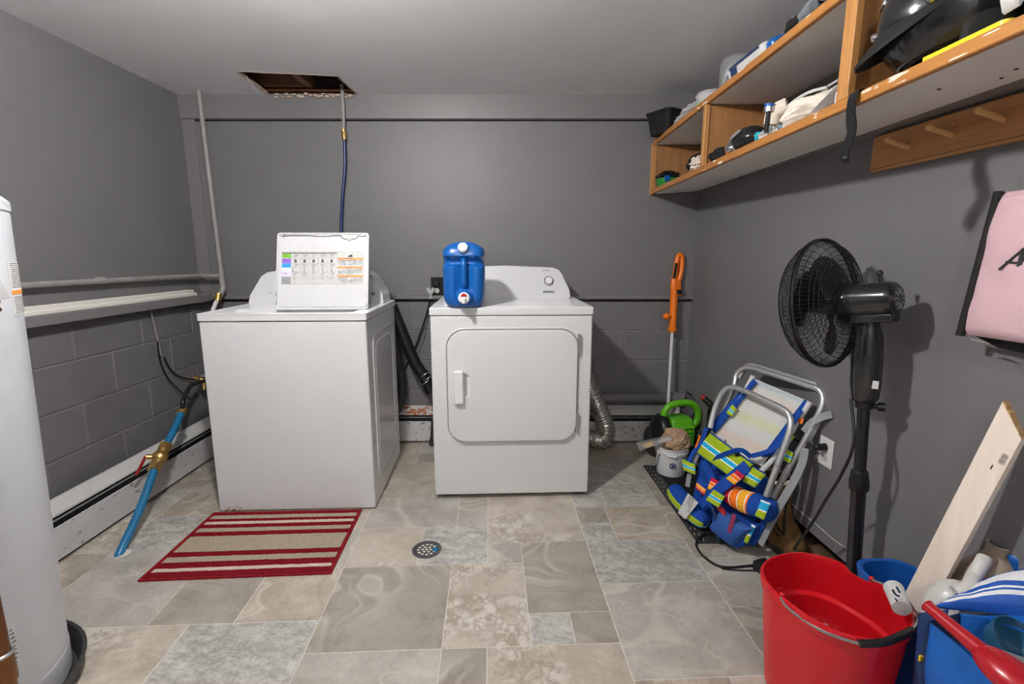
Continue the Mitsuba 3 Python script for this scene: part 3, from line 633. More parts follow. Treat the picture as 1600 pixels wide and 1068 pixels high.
# console: rounded trapezoid with a sloped face
cz, ct = WT - .003, 1.118
prof = Polygon([(.0, cz), (.712, cz), (.706, cz + .05), (.655, ct - .03), (.625, ct - .008), (.58, ct), (.13, ct), (.085, ct - .008), (.055, ct - .03), (.006, cz + .05)]).buffer(-.012).buffer(.012)
con = prism(prof, .13, frame((.005, .645, 0), (1, 0, 0), (0, 0, 1)))
vv = np.array(con.vertices); fr = vv[:, 1] < .58; vv[fr, 1] -= .065 * (1 - (vv[fr, 2] - cz) / (ct - cz)); con = trimesh.Trimesh(vv, con.faces, process=False)
cons = w('console', con, ENAMEL, smooth=25)
vv2 = lambda px, py: Py(px, py, 2.605)
def con_pt(px, py):
    """A point of the washer console's sloping face."""
    y = 2.60
    for _ in range(6):
        q = Py(px, py, y); l = np.linalg.inv(MW) @ np.r_[q, 1]; y += (.515 - .065 * (1 - (l[2] - cz) / (ct - cz)) - l[1])
    return q
kp = con_pt(583, 459)
kf = frame(kp, (1, .04, 0), (0, .35, 1))
obj('start_button', xf(lathe([(0, .009), (.008, .009), (.0105, .006), (.0105, -.003), (0, -.003)], 18), kf), GREYPL, cons, label='small dark start button')
obj('print', text_strokes(frame(con_pt(578, 431) , (1, .04, 0), (0, .35, 1)), 5, .022, .07, 3, .5), GREYINK, cons)
obj('print', text_strokes(frame(con_pt(420, 457), (1, .04, 0), (0, .35, 1)), 1, .02, .008, 4), GREYINK, cons)
# lid
q00, q10, q11, q01 = Py(430, 485.5, 2.325), Py(576.5, 486.5, 2.345), Py(575.5, 364, 2.44), Py(434, 363.5, 2.42)
q00[2] = q10[2] = WT + .001
ux = unit(q10 - q00); LW = (np.linalg.norm(q10 - q00) + np.linalg.norm(q11 - q01)) / 2; LH = np.linalg.norm((q01 + q11) / 2 - (q00 + q10) / 2)
LM = frame((q00 + q10 + q01 + q11) / 4, ux, (q01 + q11) - (q00 + q10))
hw, hh = LW / 2, LH / 2
outl = rrect(-hw, hw, -hh, hh, .014)
kl = obj('lid', xf(cat(prism(outl, .012, z0=-.014), prism(outl.difference(outl.buffer(-.006)), .006, z0=-.003)), LM), ENAMEL, k, smooth=20, label='open white lid')
obj('inner_pan', xf(prism(rrect(-hw + .008, hw - .008, -hh + .012, hh - .020, .010), .004, z0=-.0025), LM), ENAMEL, kl, smooth=20)
# wavy upper lip with latch notch
top = [(-hw + .012, hh - .012), (-hw + .03, hh - .020), (-hw + .045, hh - .0135), (-.06, hh - .0135), (-.03, hh - .017), (.02, hh - .017), (.05, hh - .0135), (hw - .135, hh - .0135), (hw - .12, hh - .029), (hw - .065, hh - .029), (hw - .05, hh - .014), (hw - .03, hh - .018), (hw - .012, hh - .012)]
obj('lip', xf(tube([(x, y, .002) for x, y in top], .0022, 7, 5), LM), GREYPL, kl, label='grey shadowed lip line')
obj('latch', xf(cat(bx(hw - .105, hw - .080, hh - .036, hh - .020, .001, .008, .002), bx(hw - .098, hw - .088, hh - .040, hh - .032, .002, .010, .002)), LM), MILKY, kl, label='small latch')
for x in (-hw + .032, hw - .036): obj('screw', xf(lathe([(0, .004), (.004, .0035), (.006, 0), (0, 0)], 12), LM @ trimesh.transformations.translation_matrix([x, hh - .0125, .0015])), STEEL, kl)
for x, y in ((-hw + .004, -hh + .035), (-hw + .003, -hh + .075), (hw - .006, -hh + .022)): obj('hinge_mark', xf(rbox(x - .002, x + .002, y - .012, y + .008, .0, .005, .0015), LM), GREYPL, kl)
# the care chart stuck inside the lid
lx0, lx1, ly0, ly1 = -hw * .89, hw * .885, -hh * .345, hh * .49
chart = obj('chart', xf(bx(lx0, lx1, ly0, ly1, .0016, .0022), LM), LABEL, kl, label='printed wash chart label')
def lbl(n, x0, x1, y0, y1, mt, z=.0022, **kw):
    W, Hh = lx1 - lx0, ly1 - ly0
    obj(n, xf(bx(lx0 + x0 * W, lx0 + x1 * W, ly0 + y0 * Hh, ly0 + y1 * Hh, z, z + .0005), LM), mt, kl, smooth=False, **kw)
col = lambda n, c: mat(n, c, 0.5)
rows = [(.82, .95, col('chart_green', (.16, .42, .02))), (.655, .80, col('chart_purple', (.26, .13, .55))), (.515, .65, col('chart_blue', (.03, .30, .75))), (.395, .51, col('chart_cream', (.78, .72, .70))), (.235, .39, col('chart_lilac', (.60, .52, .74))), (.0, .23, col('chart_grey', (.25, .25, .26)))]
for a, b, m_ in rows: lbl('chart_cell', .005, .115, a, b, m_)
lbl('chart_heading', .005, .675, .955, .985, GREYINK)
for a in (.55, .28, .01): pass
OR = col('chart_orange', (.72, .24, .03))
for a in (.765, .485, .215): lbl('warning_bar', .685, .995, a, a + .058, OR)
W_, H_ = lx1 - lx0, ly1 - ly0
lines = []
for yy in (.80, .65, .51, .39, .235, .12, .06): lines.append(bx(lx0 + .115 * W_, lx0 + .675 * W_, ly0 + yy * H_, ly0 + yy * H_ + .0006, .0022, .0026))
for xx in (.225, .335, .447, .56, .675): lines.append(bx(lx0 + xx * W_, lx0 + xx * W_ + .0006, ly0 + .12 * H_, ly0 + .95 * H_, .0022, .0026))
lines += [bx(lx0, lx1, ly0, ly0 + .0008, .0022, .0026), bx(lx0, lx1, ly1 - .0008, ly1, .0022, .0026), bx(lx1 - .0008, lx1, ly0, ly1, .0022, .0026)]
stuff(obj('chart_grid_lines', xf(cat(*lines), LM), GREYINK, kl, smooth=False))
tx = []
r_ = random.Random(3)
for xx in (.125, .235, .345, .457, .57):
    for yy, hh_ in ((.93, .10), (.63, .10), (.38, .12), (.22, .08)):
        tx.append(text_strokes(LM @ trimesh.transformations.translation_matrix([lx0 + (xx + .02) * W_, ly0 + yy * H_, .0022]), 3, .06 * W_, hh_ * H_, int(xx * 1000 + yy * 100)))
for yy in (.75, .47, .20): tx.append(text_strokes(LM @ trimesh.transformations.translation_matrix([lx0 + .695 * W_, ly0 + yy * H_, .0022]), 5, .29 * W_, .18 * H_, int(yy * 77)))
for yy in (.765, .485, .215): tx.append(text_strokes(LM @ trimesh.transformations.translation_matrix([lx0 + .78 * W_, ly0 + (yy + .05) * H_, .0028]), 1, .12 * W_, .04 * H_, int(yy * 99)))
for a, b, m_ in rows[:5]: tx.append(text_strokes(LM @ trimesh.transformations.translation_matrix([lx0 + .03 * W_, ly0 + (b - .05) * H_, .0028]), 1, .06 * W_, .05 * H_, int(a * 177)))
stuff(obj('chart_small_print', cat(*tx), GREYINK, kl, smooth=False))
ic = []
for i, xx in enumerate((.17, .28, .39, .50, .61)):
    cx = lx0 + xx * W_
    ic.append(bx(cx - .006, cx + .006, ly0 + .68 * H_, ly0 + .73 * H_, .0022, .0028)); ic.append(bx(cx - .004, cx + .004, ly0 + .73 * H_, ly0 + .77 * H_, .0022, .0028))
    t0 = cx if i else cx - .012
    ic.append(bx(t0 - .0012, t0 + .0012, ly0 + .42 * H_, ly0 + .50 * H_, .0022, .0028)); ic.append(prism(Point(t0, ly0 + .42 * H_).buffer(.0025), .0006, z0=.0022))
cx, cy = lx0 + .84 * W_, ly0 + .845 * H_
ic.append(prism(Polygon([(-.011, 0), (.013, 0), (.009, .006), (.010, .014), (.005, .008), (.003, .016), (-.002, .007), (-.005, .012), (-.006, .006), (-.010, .007)]), .0006, trimesh.transformations.translation_matrix([cx, cy, 0]), .0022))
stuff(obj('chart_symbols', xf(cat(*ic), LM), INK, kl, smooth=False))

# ================================================================== dryer
MD = place((-.384, 2.273, 0), 2.3)
DW, DD, DT = .768, .66, .962
k = thing('clothes_dryer', 'white front loading clothes dryer with a square door and the blue jug on top', 'dryer')
d_ = lambda n, m, mt, parent=None, **kw: obj(n, xf(m, MD), mt, parent or k, **kw)
d_('cabinet', rbox(0, DW, 0.0, DD, .022, DT - .040, .009), ENAMEL)
for x, y in ((.05, .06), (DW - .05, .06), (.05, DD - .05), (DW - .05, DD - .05)):
    d_('foot', move(lathe([(0, 0), (.022, 0), (.022, .014), (.012, .016), (.012, .03), (0, .03)], 14), x, y, 0), RUBBER)
d_('top', rbox(-.003, DW + .003, -.006, DD + .003, DT - .0385, DT, .007), ENAMEL, label='top panel')
# door, recessed groove around it
dx0, dx1, dz0, dz1 = .078, .697, .307, .853
fz = frame((0, 0, 0), (1, 0, 0), (0, 0, 1), (0, -1, 0))
d_('door_groove', prism(rrect(dx0 - .006, dx1 + .006, dz0 - .006, dz1 + .006, .088).difference(rrect(dx0, dx1, dz0, dz1, .083)), .0012, fz), GREYPL, label='dark groove around the door')
d_('door_surround', tube(np.c_[np.array(rrect(dx0 - .009, dx1 + .009, dz0 - .009, dz1 + .009, .090).exterior.coords)[:-1, 0], np.full(len(rrect(dx0 - .009, dx1 + .009, dz0 - .009, dz1 + .009, .090).exterior.coords) - 1, .001), np.array(rrect(dx0 - .009, dx1 + .009, dz0 - .009, dz1 + .009, .090).exterior.coords)[:-1, 1]], .0035, 8, 0, True), ENAMEL)
hx0, hx1, hz0, hz1 = .108, .168, .505, .665
rc = rrect(hx0 + .028, hx1 + .018, hz0 + .022, hz1 - .012, .03)
op = rrect(dx0, dx1, dz0, dz1, .083).difference(rc)
dr_ = obj('door', xf(cat(prism(op, .016, fz), prism(rrect(dx0 + .004, dx1 - .004, dz0 + .004, dz1 - .004, .08).difference(rc), .021, fz)), MD), ENAMEL, k, smooth=20, label='rounded square door')
obj('handle_recess', xf(cat(prism(rc, .001, fz, .0008), prism(rc.difference(rc.buffer(-.004)), .019, fz, .001)), MD), WHITEPL, dr_)
obj('handle', xf(cat(hull(np.vstack([rbox(hx0, hx0 + .046, -.048, -.019, hz0, hz1, .008).vertices])), ), MD), WHITEPL, dr_, label='white pull handle')
for z in (.735, .345):
    h = obj('hinge', xf(rbox(dx1 - .001, dx1 + .013, -.020, .0, z, z + .10, .004), MD), STEEL, k, label='steel door hinge')
    for dz in (.02, .08): obj('hinge_screw', xf(ball((dx1 + .006, -.020, z + dz), .0045, 1, (1, .5, 1)), MD), STEEL, h)
d_('latch_mark', rbox(dx1 + .001, dx1 + .006, -.012, -.002, .80, .835, .002), GREYPL)
# console
cz, ct = DT - .003, 1.143
prof = Polygon([(.02, cz), (.735, cz), (.728, cz + .05), (.69, ct - .05), (.672, ct - .024), (.645, ct - .012), (.37, ct), (.10, ct - .008), (.07, ct - .022), (.035, ct - .06), (.024, cz + .05)]).buffer(-.02).buffer(.02)
con = prism(prof, .13, frame((0, .65, 0), (1, 0, 0), (0, 0, 1)))
vv = np.array(con.vertices); fr = vv[:, 1] < .58; vv[fr, 1] -= .055 * (1 - (vv[fr, 2] - cz) / (ct - cz))
cons = obj('console', xf(trimesh.Trimesh(vv, con.faces, process=False), MD), ENAMEL, k, smooth=25)
def dcon(px, py):
    y = 2.75
    for _ in range(6):
        q = Py(px, py, y); l = np.linalg.inv(MD) @ np.r_[q, 1]; y += (.52 - .055 * (1 - (l[2] - cz) / (ct - cz)) - l[1])
    return q
KF = frame(dcon(857.5, 439), (1, .04, 0), (0, .30, 1))
kn = obj('timer_knob', xf(lathe([(0, .022), (.017, .021), (.0205, .016), (.021, 0), (0, 0)], 30), KF), WHITEPL, cons, label='white round timer knob')
obj('knob_ring', xf(lathe([(.021, .0), (.0275, .0), (.0275, .005), (.023, .009), (.021, .006)], 30), KF), CHROME, kn, label='chrome ring')
obj('brand_lettering', xf(meshkit.text_mesh('Amana', .0155, .0012, True), frame(dcon(848.5, 457.5), (1, .04, 0), (.18, .30, 1)) @ np.diag([.95, 1, 1, 1])), col('logo_ink', (.01, .02, .06)), cons, label='dark slanted brand lettering')
obj('swash', xf(tube([(-.004, 0, .001), (.012, .004, .001), (.05, .016, .001)], .001, 5, 3), frame(dcon(849, 458), (1, .04, 0), (0, .30, 1))), INK, cons)
obj('print', text_strokes(frame(dcon(847.5, 421.5), (1, .04, 0), (0, .30, 1)), 1, .075, .008, 9), GREYINK, cons)
obj('deck_slot', xf(bx(.27, .42, .47, .474, DT + .0, DT + .003), MD), GREYPL, k)
obj('deck_recess', xf(prism(rrect(.07, .70, .035, .44, .02).difference(rrect(.085, .685, .05, .425, .02)), .0015, z0=DT), MD), ENAMEL, k)

# ================================================================== blue jug on the dryer
k = thing('water_jug', 'blue plastic water jug with white cap and tap standing on the dryer', 'jug')
JM = place((-.228, 2.366, DT + .0015), 4)
j_ = lambda n, m, mt, parent=None, **kw: obj(n, xf(m, JM), mt, parent or k, **kw)
def sq(w, d, n=48, e=4.5):
    a = np.arange(n) * 2 * math.pi / n; c, s = np.cos(a), np.sin(a)
    return np.c_[w * np.sign(c) * np.abs(c) ** (2 / e), d * np.sign(s) * np.abs(s) ** (2 / e)]
prof = [(0, .070, .095), (.004, .080, .105), (.02, .092, .120), (.05, .098, .125), (.12, .099, .126), (.182, .099, .126), (.186, .098, .124), (.198, .095, .098), (.205, .094, .095), (.218, .095, .10), (.232, .098, .124), (.238, .0985, .126), (.262, .096, .122), (.278, .082, .112), (.291, .058, .095), (.299, .03, .07), (.302, .004, .02)]
rings = []
for z, a, b in prof:
    p = sq(a, b); front = np.clip(-p[:, 1] / b, 0, 1)
    # the grip channel in the middle of the front
    ch = np.exp(-(p[:, 0] / .033) ** 4) * front * (.035 if .045 < z < .19 else 0)
    rings.append(np.c_[p[:, 0], p[:, 1] + ch, np.full(len(p), z)])
j_('body', loft(rings), JUGBLUE, smooth=40)
j_('handle', tube([(.0, -.09, .222), (.0, -.125, .206), (.0, -.128, .16), (.0, -.125, .11), (.002, -.105, .088), (.002, -.075, .08)], .0135, 14, 6), JUGBLUE)
boss = frame((.0, -.122, .048), (1, 0, 0), (0, 0, 1))
j_('tap_boss', xf(lathe([(0, .03), (.028, .03), (.037, .022), (.043, -.02), (0, -.02)], 28), boss), JUGBLUE)
tp = j_('tap', xf(lathe([(0, .046), (.021, .046), (.026, .042), (.026, .03), (0, .03)], 28), boss), WHITEPL, label='white round tap')
obj('button', xf(prism(Point(0, 0).buffer(.013).intersection(sbox(-.02, .0, .02, .02)), .005, trimesh.transformations.translation_matrix([0, .008, .045])), JM @ boss), REDPL, tp, label='red button')
obj('spout', xf(cat(rbox(-.013, .013, -.017, .004, .046, .050, .002), rbox(-.0075, .0075, -.022, .002, .046, .074, .004)), JM @ boss), WHITEPL, tp)
capf = frame((-.002, -.112, .262), (1, 0, 0), (0, .55, 1))
j_('neck', xf(lathe([(0, -.02), (.026, -.02), (.024, .012), (0, .012)], 24), capf), JUGBLUE)
j_('cap', xf(lathe([(0, .030), (.019, .030), (.0225, .026), (.0225, .012), (0, .012)], 28), capf), WHITEPL, label='white screw cap')

# ================================================================== striped mat
k = thing('striped_mat', 'red and beige striped mat on the tiles before the washing machine', 'mat')
m00, m10, m11, m01 = Pz(215, 909), Pz(518, 897), Pz(566, 797), Pz(334, 802)
def mat_quad(u0, u1, v0, v1, z0, z1, n=24, wob=0.0, seed=0):
    r = random.Random(seed); us = np.linspace(u0, u1, n)
    f = lambda u, v: (m00 * (1 - u) + m10 * u) * (1 - v) + (m01 * (1 - u) + m11 * u) * v
    lo = [f(u, v0 + r.uniform(-wob, wob)) for u in us]; hi = [f(u, v1 + r.uniform(-wob, wob)) for u in us[::-1]]
    return prism(Polygon([(p[0], p[1]) for p in lo + hi]), z1 - z0, z0=z0)
obj('binding', mat_quad(0, 1, 0, 1, .0005, .007), CARPETEDGE, k, label='red edge binding')
B = np.linspace(0, 1, 1)
bands = [('r', .018, .085), ('p', .085, .125), ('r', .125, .205), ('g', .205, .275), ('r', .275, .345), ('b', .345, .575), ('r', .575, .645), ('b', .645, .705), ('r', .705, .77), ('p', .77, .815), ('r', .815, .865), ('b', .865, .925), ('r', .925, .985)]
for i, (c, a, b) in enumerate(bands):
    ins = .016 if c == 'r' else .03
    obj('stripe', mat_quad(ins, 1 - ins * .7, a, b, .003, .0085 + (.0 if c == 'r' else .0012), 60, .0035, i), {'r': CARPETRED, 'p': CARPETPALE, 'b': CARPETBEIGE, 'g': CARPETBEIGE}[c], k, smooth=False)

# floor drain
k = thing('floor_drain', 'round metal floor drain grate in the tiles in front of the dryer', 'drain')
disc = Point(0, 0).buffer(.050, quad_segs=16)
hl = []
for n_, r_, ro in ((1, 0, 0), (6, .0175, .0), (12, .035, .25)):
    for i in range(n_):
        a = 2 * math.pi * (i + ro) / n_; hl.append(Point(r_ * math.cos(a), r_ * math.sin(a)).buffer(.0070, quad_segs=3))
for h in hl: disc = disc.difference(h)
DMx = trimesh.transformations.translation_matrix([DRAIN[0], DRAIN[1], 0])
DRAINMETAL = mat('dull_drain_metal', (0.16, 0.16, 0.165), 0.35, metal=0.8)
obj('ring', lathe([(.050, -.003), (.061, -.003), (.061, .0015), (.056, .003), (.050, .0015)], 36, DMx), DRAINMETAL, k)
obj('grate', prism(disc, .003, DMx, -.002), DRAINMETAL, k)
obj('sump', lathe([(.060, -.004), (.060, -.05), (0, -.05)], 30, DMx), MATTBLACK, k)
obj('blue_pipe_end', cat(rod(DRAIN + A(.012, .0, -.03), DRAIN + A(.05, .004, -.009), .022)), BLUEPEX, k, label='blue pipe end under the grate')

# ================================================================== wall shelf unit
SX, SB, ST = 0.836, 1.562, 1.842       # front edge, underside of the lower board, underside of the upper board
SY0, SY1 = 0.72, 3.07
k = thing('wall_shelf', 'long two tier wooden wall shelf with pine edges and grey boards on the right wall', 'shelf')
def board_poly(x0, y0, y1, back=0.0): return Polygon([(x0, y0), (wall_x(y0) - back, y0), (wall_x(y1) - back, y1), (x0, y1)])
lb = prism(Polygon([(SX + .017, SY0), (1.122, SY0), (1.122, SY1), (SX + .017, SY1)]), .020, z0=SB + .002)
vz_ = np.array(lb.vertices); vz_[:, 2] += (vz_[:, 0] - SX) * .065      # the board tips up a little towards the wall
obj('lower_board', trimesh.Trimesh(vz_, lb.faces, process=False), MELAMINE, k, label='grey lower board')
obj('rear_cleat', prism(Polygon([(1.120, SY0), (wall_x(SY0), SY0), (wall_x(SY1), SY1), (1.120, SY1)]), .05, z0=SB + .021), DARKTRIM, k, label='dark cleat behind the lower board')
obj('upper_board', prism(board_poly(SX + .017, SY0, SY1), .020, z0=ST + .002), MELAMINE, k, label='grey upper board')
obj('edge_strip', bx(SX, SX + .018, SY0, SY1 - .0, SB, SB + .027, .002), NOSING, k, label='pine edge strip with paint specks')
obj('edge_strip', bx(SX, SX + .018, SY0, SY1 - .0, ST, ST + .027, .002), NOSING, k, label='pine edge strip with paint specks')
for y, t in ((SY1 - .021, .02), (2.262, .02), (1.318, .034), (0.74, .03)):
    dv = obj('divider', prism(board_poly(SX + .02, y, y + t - .003), ST - SB - .026, z0=SB + .024), PLY, k, label='plywood divider')
    obj('upright_edge', bx(SX + .001, SX + .021, y - .006, y + t + .004, SB + .027, ST, .002), PINEV, dv)
obj('end_upright', bx(SX - .004, SX + .02, SY1 - .003, SY1 + .017, SB - .003, ST + .012, .002), PINEV, k)
obj('wall_cleat', prism(Polygon([(wall_x(SY0) - .02, SY0), (wall_x(SY0), SY0), (wall_x(SY1), SY1), (wall_x(SY1) - .02, SY1)]), .07, z0=ST - .068), DARKTRIM, k, label='dark cleat under the upper board')
for y, x in ((1.17, .95), (1.10, 1.02), (1.02, 1.03), (1.05, 1.0)): obj('screw_hole', lathe([(0, SB + .0025), (.004, SB + .0025), (.004, SB + .001), (0, SB + .001)], 8, trimesh.transformations.translation_matrix([x, y, 0])), INK, k)
LT, UT = SB + .022, ST + .022            # board tops

# things on the upper board
k = thing('storage_tub', 'black rectangular plastic tub overhanging the far end of the top shelf', 'tub')
def tub(M, L, W, Hh, tp, mt, kk, lip=.008, t=.003):
    f = lambda s, z, o=0: np.c_[np.array(rrect(-L / 2 * s - o, L / 2 * s + o, -W / 2 * s - o, W / 2 * s + o, .02 + o, 5).exterior.coords)[:-1], np.full(len(rrect(-L / 2 * s - o, L / 2 * s + o, -W / 2 * s - o, W / 2 * s + o, .02 + o, 5).exterior.coords) - 1, z)]
    return obj('body', xf(loft([f(tp, 0), f(1, Hh - .012), f(1, Hh - .012, lip), f(1, Hh, lip), f(1, Hh, -t), f(tp, t, -t)]), M), mt, kk, smooth=30)
tub(place((.885, 2.92, UT + .001), 30), .20, .165, .118, .84, MATTBLACK, k)
k = thing('bubble_wrap', 'crumpled clear plastic wrapping beside the black tub on the top shelf', 'wrapping')
obj('sheet', cat(lump((.885, 2.56, UT + .02), (.045, .15, .035), 3, .5, 4, 4, UT + .001), lump((.87, 2.68, UT + .014), (.03, .05, .026), 5, .5, 4, 3, UT + .001)), CLEARPL, k)
k = thing('takeaway_bowl', 'clear round bowl holding green and pink bits on the top shelf', 'bowl')
bm = trimesh.transformations.translation_matrix([.91, 2.40, UT + .001])
obj('bowl', lathe([(0, 0), (.045, 0), (.065, .05), (.068, .052), (.066, .054), (.062, .05), (.043, .003), (0, .003)], 28, bm), CLEARPL, k)
obj('lid', lathe([(.068, .054), (.06, .066), (.03, .074), (0, .076), (0, .073), (.058, .062), (.066, .054)], 28, bm), CLEARPL, k)
obj('green_contents', lump((.895, 2.40, UT + .024), (.04, .04, .018), 8, .5, 4, 3), GREEN, k, label='green contents')
obj('pink_contents', lump((.90, 2.38, UT + .045), (.035, .035, .014), 9, .5, 4, 3), PINK, k, label='pink contents')
k = thing('wipes_jar', 'round clear lidded jar with a white barcode label on the top shelf', 'jar')
jm = trimesh.transformations.translation_matrix([.925, 2.17, UT + .001])
obj('jar', lathe([(0, 0), (.062, 0), (.068, .006), (.068, .105), (.060, .125), (.03, .132), (0, .132), (0, .129), (.03, .129), (.058, .121), (.065, .105), (.065, .008), (0, .004)], 32, jm), CLEARSHEET, k)
obj('contents', lathe([(0, .006), (.050, .006), (.052, .055), (.042, .085), (.02, .095), (0, .096)], 28, jm), LABEL, k, label='white contents')
def cyl_label(c, r, a0, a1, z0, z1, n=14):
    a = np.linspace(math.radians(a0), math.radians(a1), n); P = [(r * math.cos(t), r * math.sin(t)) for t in a] + [((r + .0006) * math.cos(t), (r + .0006) * math.sin(t)) for t in a[::-1]]
    return prism(Polygon(P), z1 - z0, trimesh.transformations.translation_matrix([c[0], c[1], 0]), z0)
obj('barcode', cat(*[cyl_label((.925, 2.17), .0683, 205 + 4.2 * i, 205 + 4.2 * i + rng.choice((1.2, 2.6)), UT + .012, UT + .05, 4) for i in range(9)]), NAVY, k)
k = thing('wipes_pack', 'white packet with blue edge and blue cap lying along the top shelf front', 'packet')
pm = frame((.885, 1.93, UT + .030), (0, 1, 0.02), (1, 0, .25))
obj('pack', xf(rbox(-.15, .13, -.05, .05, -.026, .026, .022, 4), pm), LABEL, k)
obj('blue_band', xf(cat(bx(-.13, .10, -.0515, -.0505, -.020, -.012), bx(.04, .09, -.0515, -.0505, -.01, .012)), pm), NAVY, k, label='blue print')
obj('cap', xf(rbox(-.185, -.13, -.036, .036, -.024, .030, .02, 4), pm), JUGBLUE, k, label='blue cap')
k = thing('work_gloves', 'pair of grey and black work gloves dropped on the top shelf edge', 'gloves')
gx, gy = .885, 1.62
obj('cuff', xf(lump((0, 0, 0), (.035, .05, .03), 11, .35, 3, 3), frame((gx, gy + .03, UT + .030), (1, 0, 0), (0, 1, 0))), MATTBLACK, k, label='black cuff')
for i, (dx, dy, dz, a) in enumerate(((-.02, -.05, .03, .2), (-.005, -.06, .045, .0), (.012, -.06, .042, -.1), (.03, -.05, .03, -.3))):
    obj('finger', tube([(gx + dx * .6, gy - .01, UT + .035), (gx + dx, gy + dy, UT + dz + .02), (gx + dx * 1.6, gy + dy * 1.8, UT + dz + .004)], .0125, 10, 5, scale=None), GLOVE, k)
obj('palm', lump((gx + .01, gy - .03, UT + .036), (.045, .055, .032), 12, .25, 3, 3, UT + .001), GLOVE, k)

# things on the lower board
k = thing('green_tub', 'small green tub with a black lumpy lid and blue cap at the shelf far end', 'tub')
gm = trimesh.transformations.translation_matrix([.910, 2.975, LT + .001])
obj('tub', lathe([(0, 0), (.055, 0), (.066, .045), (.066, .055), (.062, .055), (.053, .004), (0, .004)], 26, gm), DKGREEN, k)
obj('black_bag', lump((.910, 2.975, LT + .066), (.062, .062, .032), 21, .5, 3.5, 4), BLACK, k, label='black crumpled bag')
obj('blue_cap', lathe([(0, 0), (.017, 0), (.017, .022), (.013, .026), (0, .026)], 18, frame((.872, 2.91, LT + .05), (0, 1, 0), (0, 0, 1))), JUGBLUE, k, label='blue cap')
k = thing('folded_cap', 'black and beige cloth cap lying under the shelf divider', 'cap')
obj('crown', lump((.945, 2.47, LT + .052), (.085, .12, .056), 31, .4, 2.6, 4, LT + .001), MATTBLACK, k)
obj('beige_trim', lump((.885, 2.41, LT + .040), (.035, .075, .038), 32, .6, 4, 4, LT + .001), CANVAS, k, label='beige trim')
k = thing('black_pouch', 'flat black pouch on the lower shelf just past the divider', 'pouch')
obj('pouch', lump((.915, 2.20, LT + .034), (.07, .045, .035), 33, .35, 2.5, 4, LT + .001), MATTBLACK, k)
obj('flap', lump((.93, 2.10, LT + .030), (.06, .07, .031), 34, .3, 2.5, 4, LT + .001), BLACK, k)
k = thing('goggles', 'rounded glossy black goggles with silver and orange front on the lower shelf', 'goggles')
obj('shell', ball((.905, 1.965, LT + .049), 1, 3, (.062, .074, .048)), GLOSSBLACK, k)
obj('lens', ball((.865, 2.03, LT + .030), 1, 3, (.025, .03, .026)), CHROME, k, label='silver lens')
obj('rim', xf(lathe([(.018, -.004), (.026, 0), (.018, .004), (.014, 0), (.018, -.004)], 20), frame((.860, 2.045, LT + .022), (.6, .5, 0), (0, 0, 1))), ORANGE, k, label='orange lens rim')
obj('strap', tube([(.85, 1.93, LT + .075), (.836, 1.97, LT + .055), (.845, 2.01, LT + .04)], .006, 8, 5), GREYPL, k)
k = thing('small_bottle', 'pale blue bottle with turquoise cap lying between goggles and canvas bag', 'bottle')
obj('body', rod((.99, 1.83, LT + .038), (.91, 1.845, LT + .036), .033, 20), LBLUE, k)
obj('cap', rod((.91, 1.845, LT + .036), (.872, 1.852, LT + .034), .016, 16), TEALCAP, k, label='turquoise cap')
k = thing('paper_sheet', 'crumpled sheet of white paper at the left end of the canvas bag', 'paper')
obj('sheet', lump((.885, 1.775, LT + .022), (.03, .05, .022), 41, .5, 3, 3, LT + .001), LABEL, k)
k = thing('canvas_bag', 'folded cream canvas bag with zip and printed word on the lower shelf', 'bag')
obj('body', lump((.945, 1.605, LT + .050), (.085, .155, .050), 42, .22, 2.0, 5, LT + .001), CANVAS, k)
obj('rolled_end', tube([(.87, 1.745, LT + .05), (.872, 1.735, LT + .085), (.90, 1.71, LT + .10)], .024, 12, 5), CANVAS, k)
zp = [(.885, 1.70, LT + .082), (.882, 1.63, LT + .092), (.885, 1.56, LT + .094), (.90, 1.50, LT + .088)]
obj('zip', tube(zp, .0045, 8, 6), LABEL, k, label='pale zip')
obj('flap', lump((1.0, 1.555, LT + .085), (.06, .12, .035), 43, .2, 2, 4), CANVAS, k)
obj('printed_word', xf(meshkit.text_mesh('ATHLETIC', .022, .001, True), frame((.931, 1.535, LT + .128), (.02, -1, .08), (.35, 0, 1))), LABEL, k) if False else None
obj('print', text_strokes(frame((.945, 1.60, LT + .118), (.02, -1, .05), (.30, 0, 1)), 1, .11, .018, 13, 1.0), LABEL, k, label='pale printed word')
k = thing('clip_light', 'slim black torch with blue cap clipped upright at the canvas bag', 'torch')
obj('body', rod((.85, 1.735, LT + .02), (.848, 1.725, LT + .085), .0075, 12), BLACK, k)
obj('head', rod((.848, 1.725, LT + .083), (.848, 1.724, LT + .098), .016, 16), STEEL, k)
obj('cap', rod((.848, 1.724, LT + .098), (.848, 1.723, LT + .108), .0145, 16), JUGBLUE, k, label='blue cap')
k = thing('paper_stack', 'white papers and a box corner lying left of the thick divider', 'papers')
obj('box', rot(rbox(.875, 1.02, 1.365, 1.43, LT + .001, LT + .052, .004), 6, (0, 0, 1), (.95, 1.41, 0)), LABEL, k)
obj('loose_sheet', xf(rbox(-.06, .06, -.04, .05, -.001, .001, .001), frame((.90, 1.455, LT + .045), (0, -1, .35), (1, 0, .1))), WHITEPL, k)

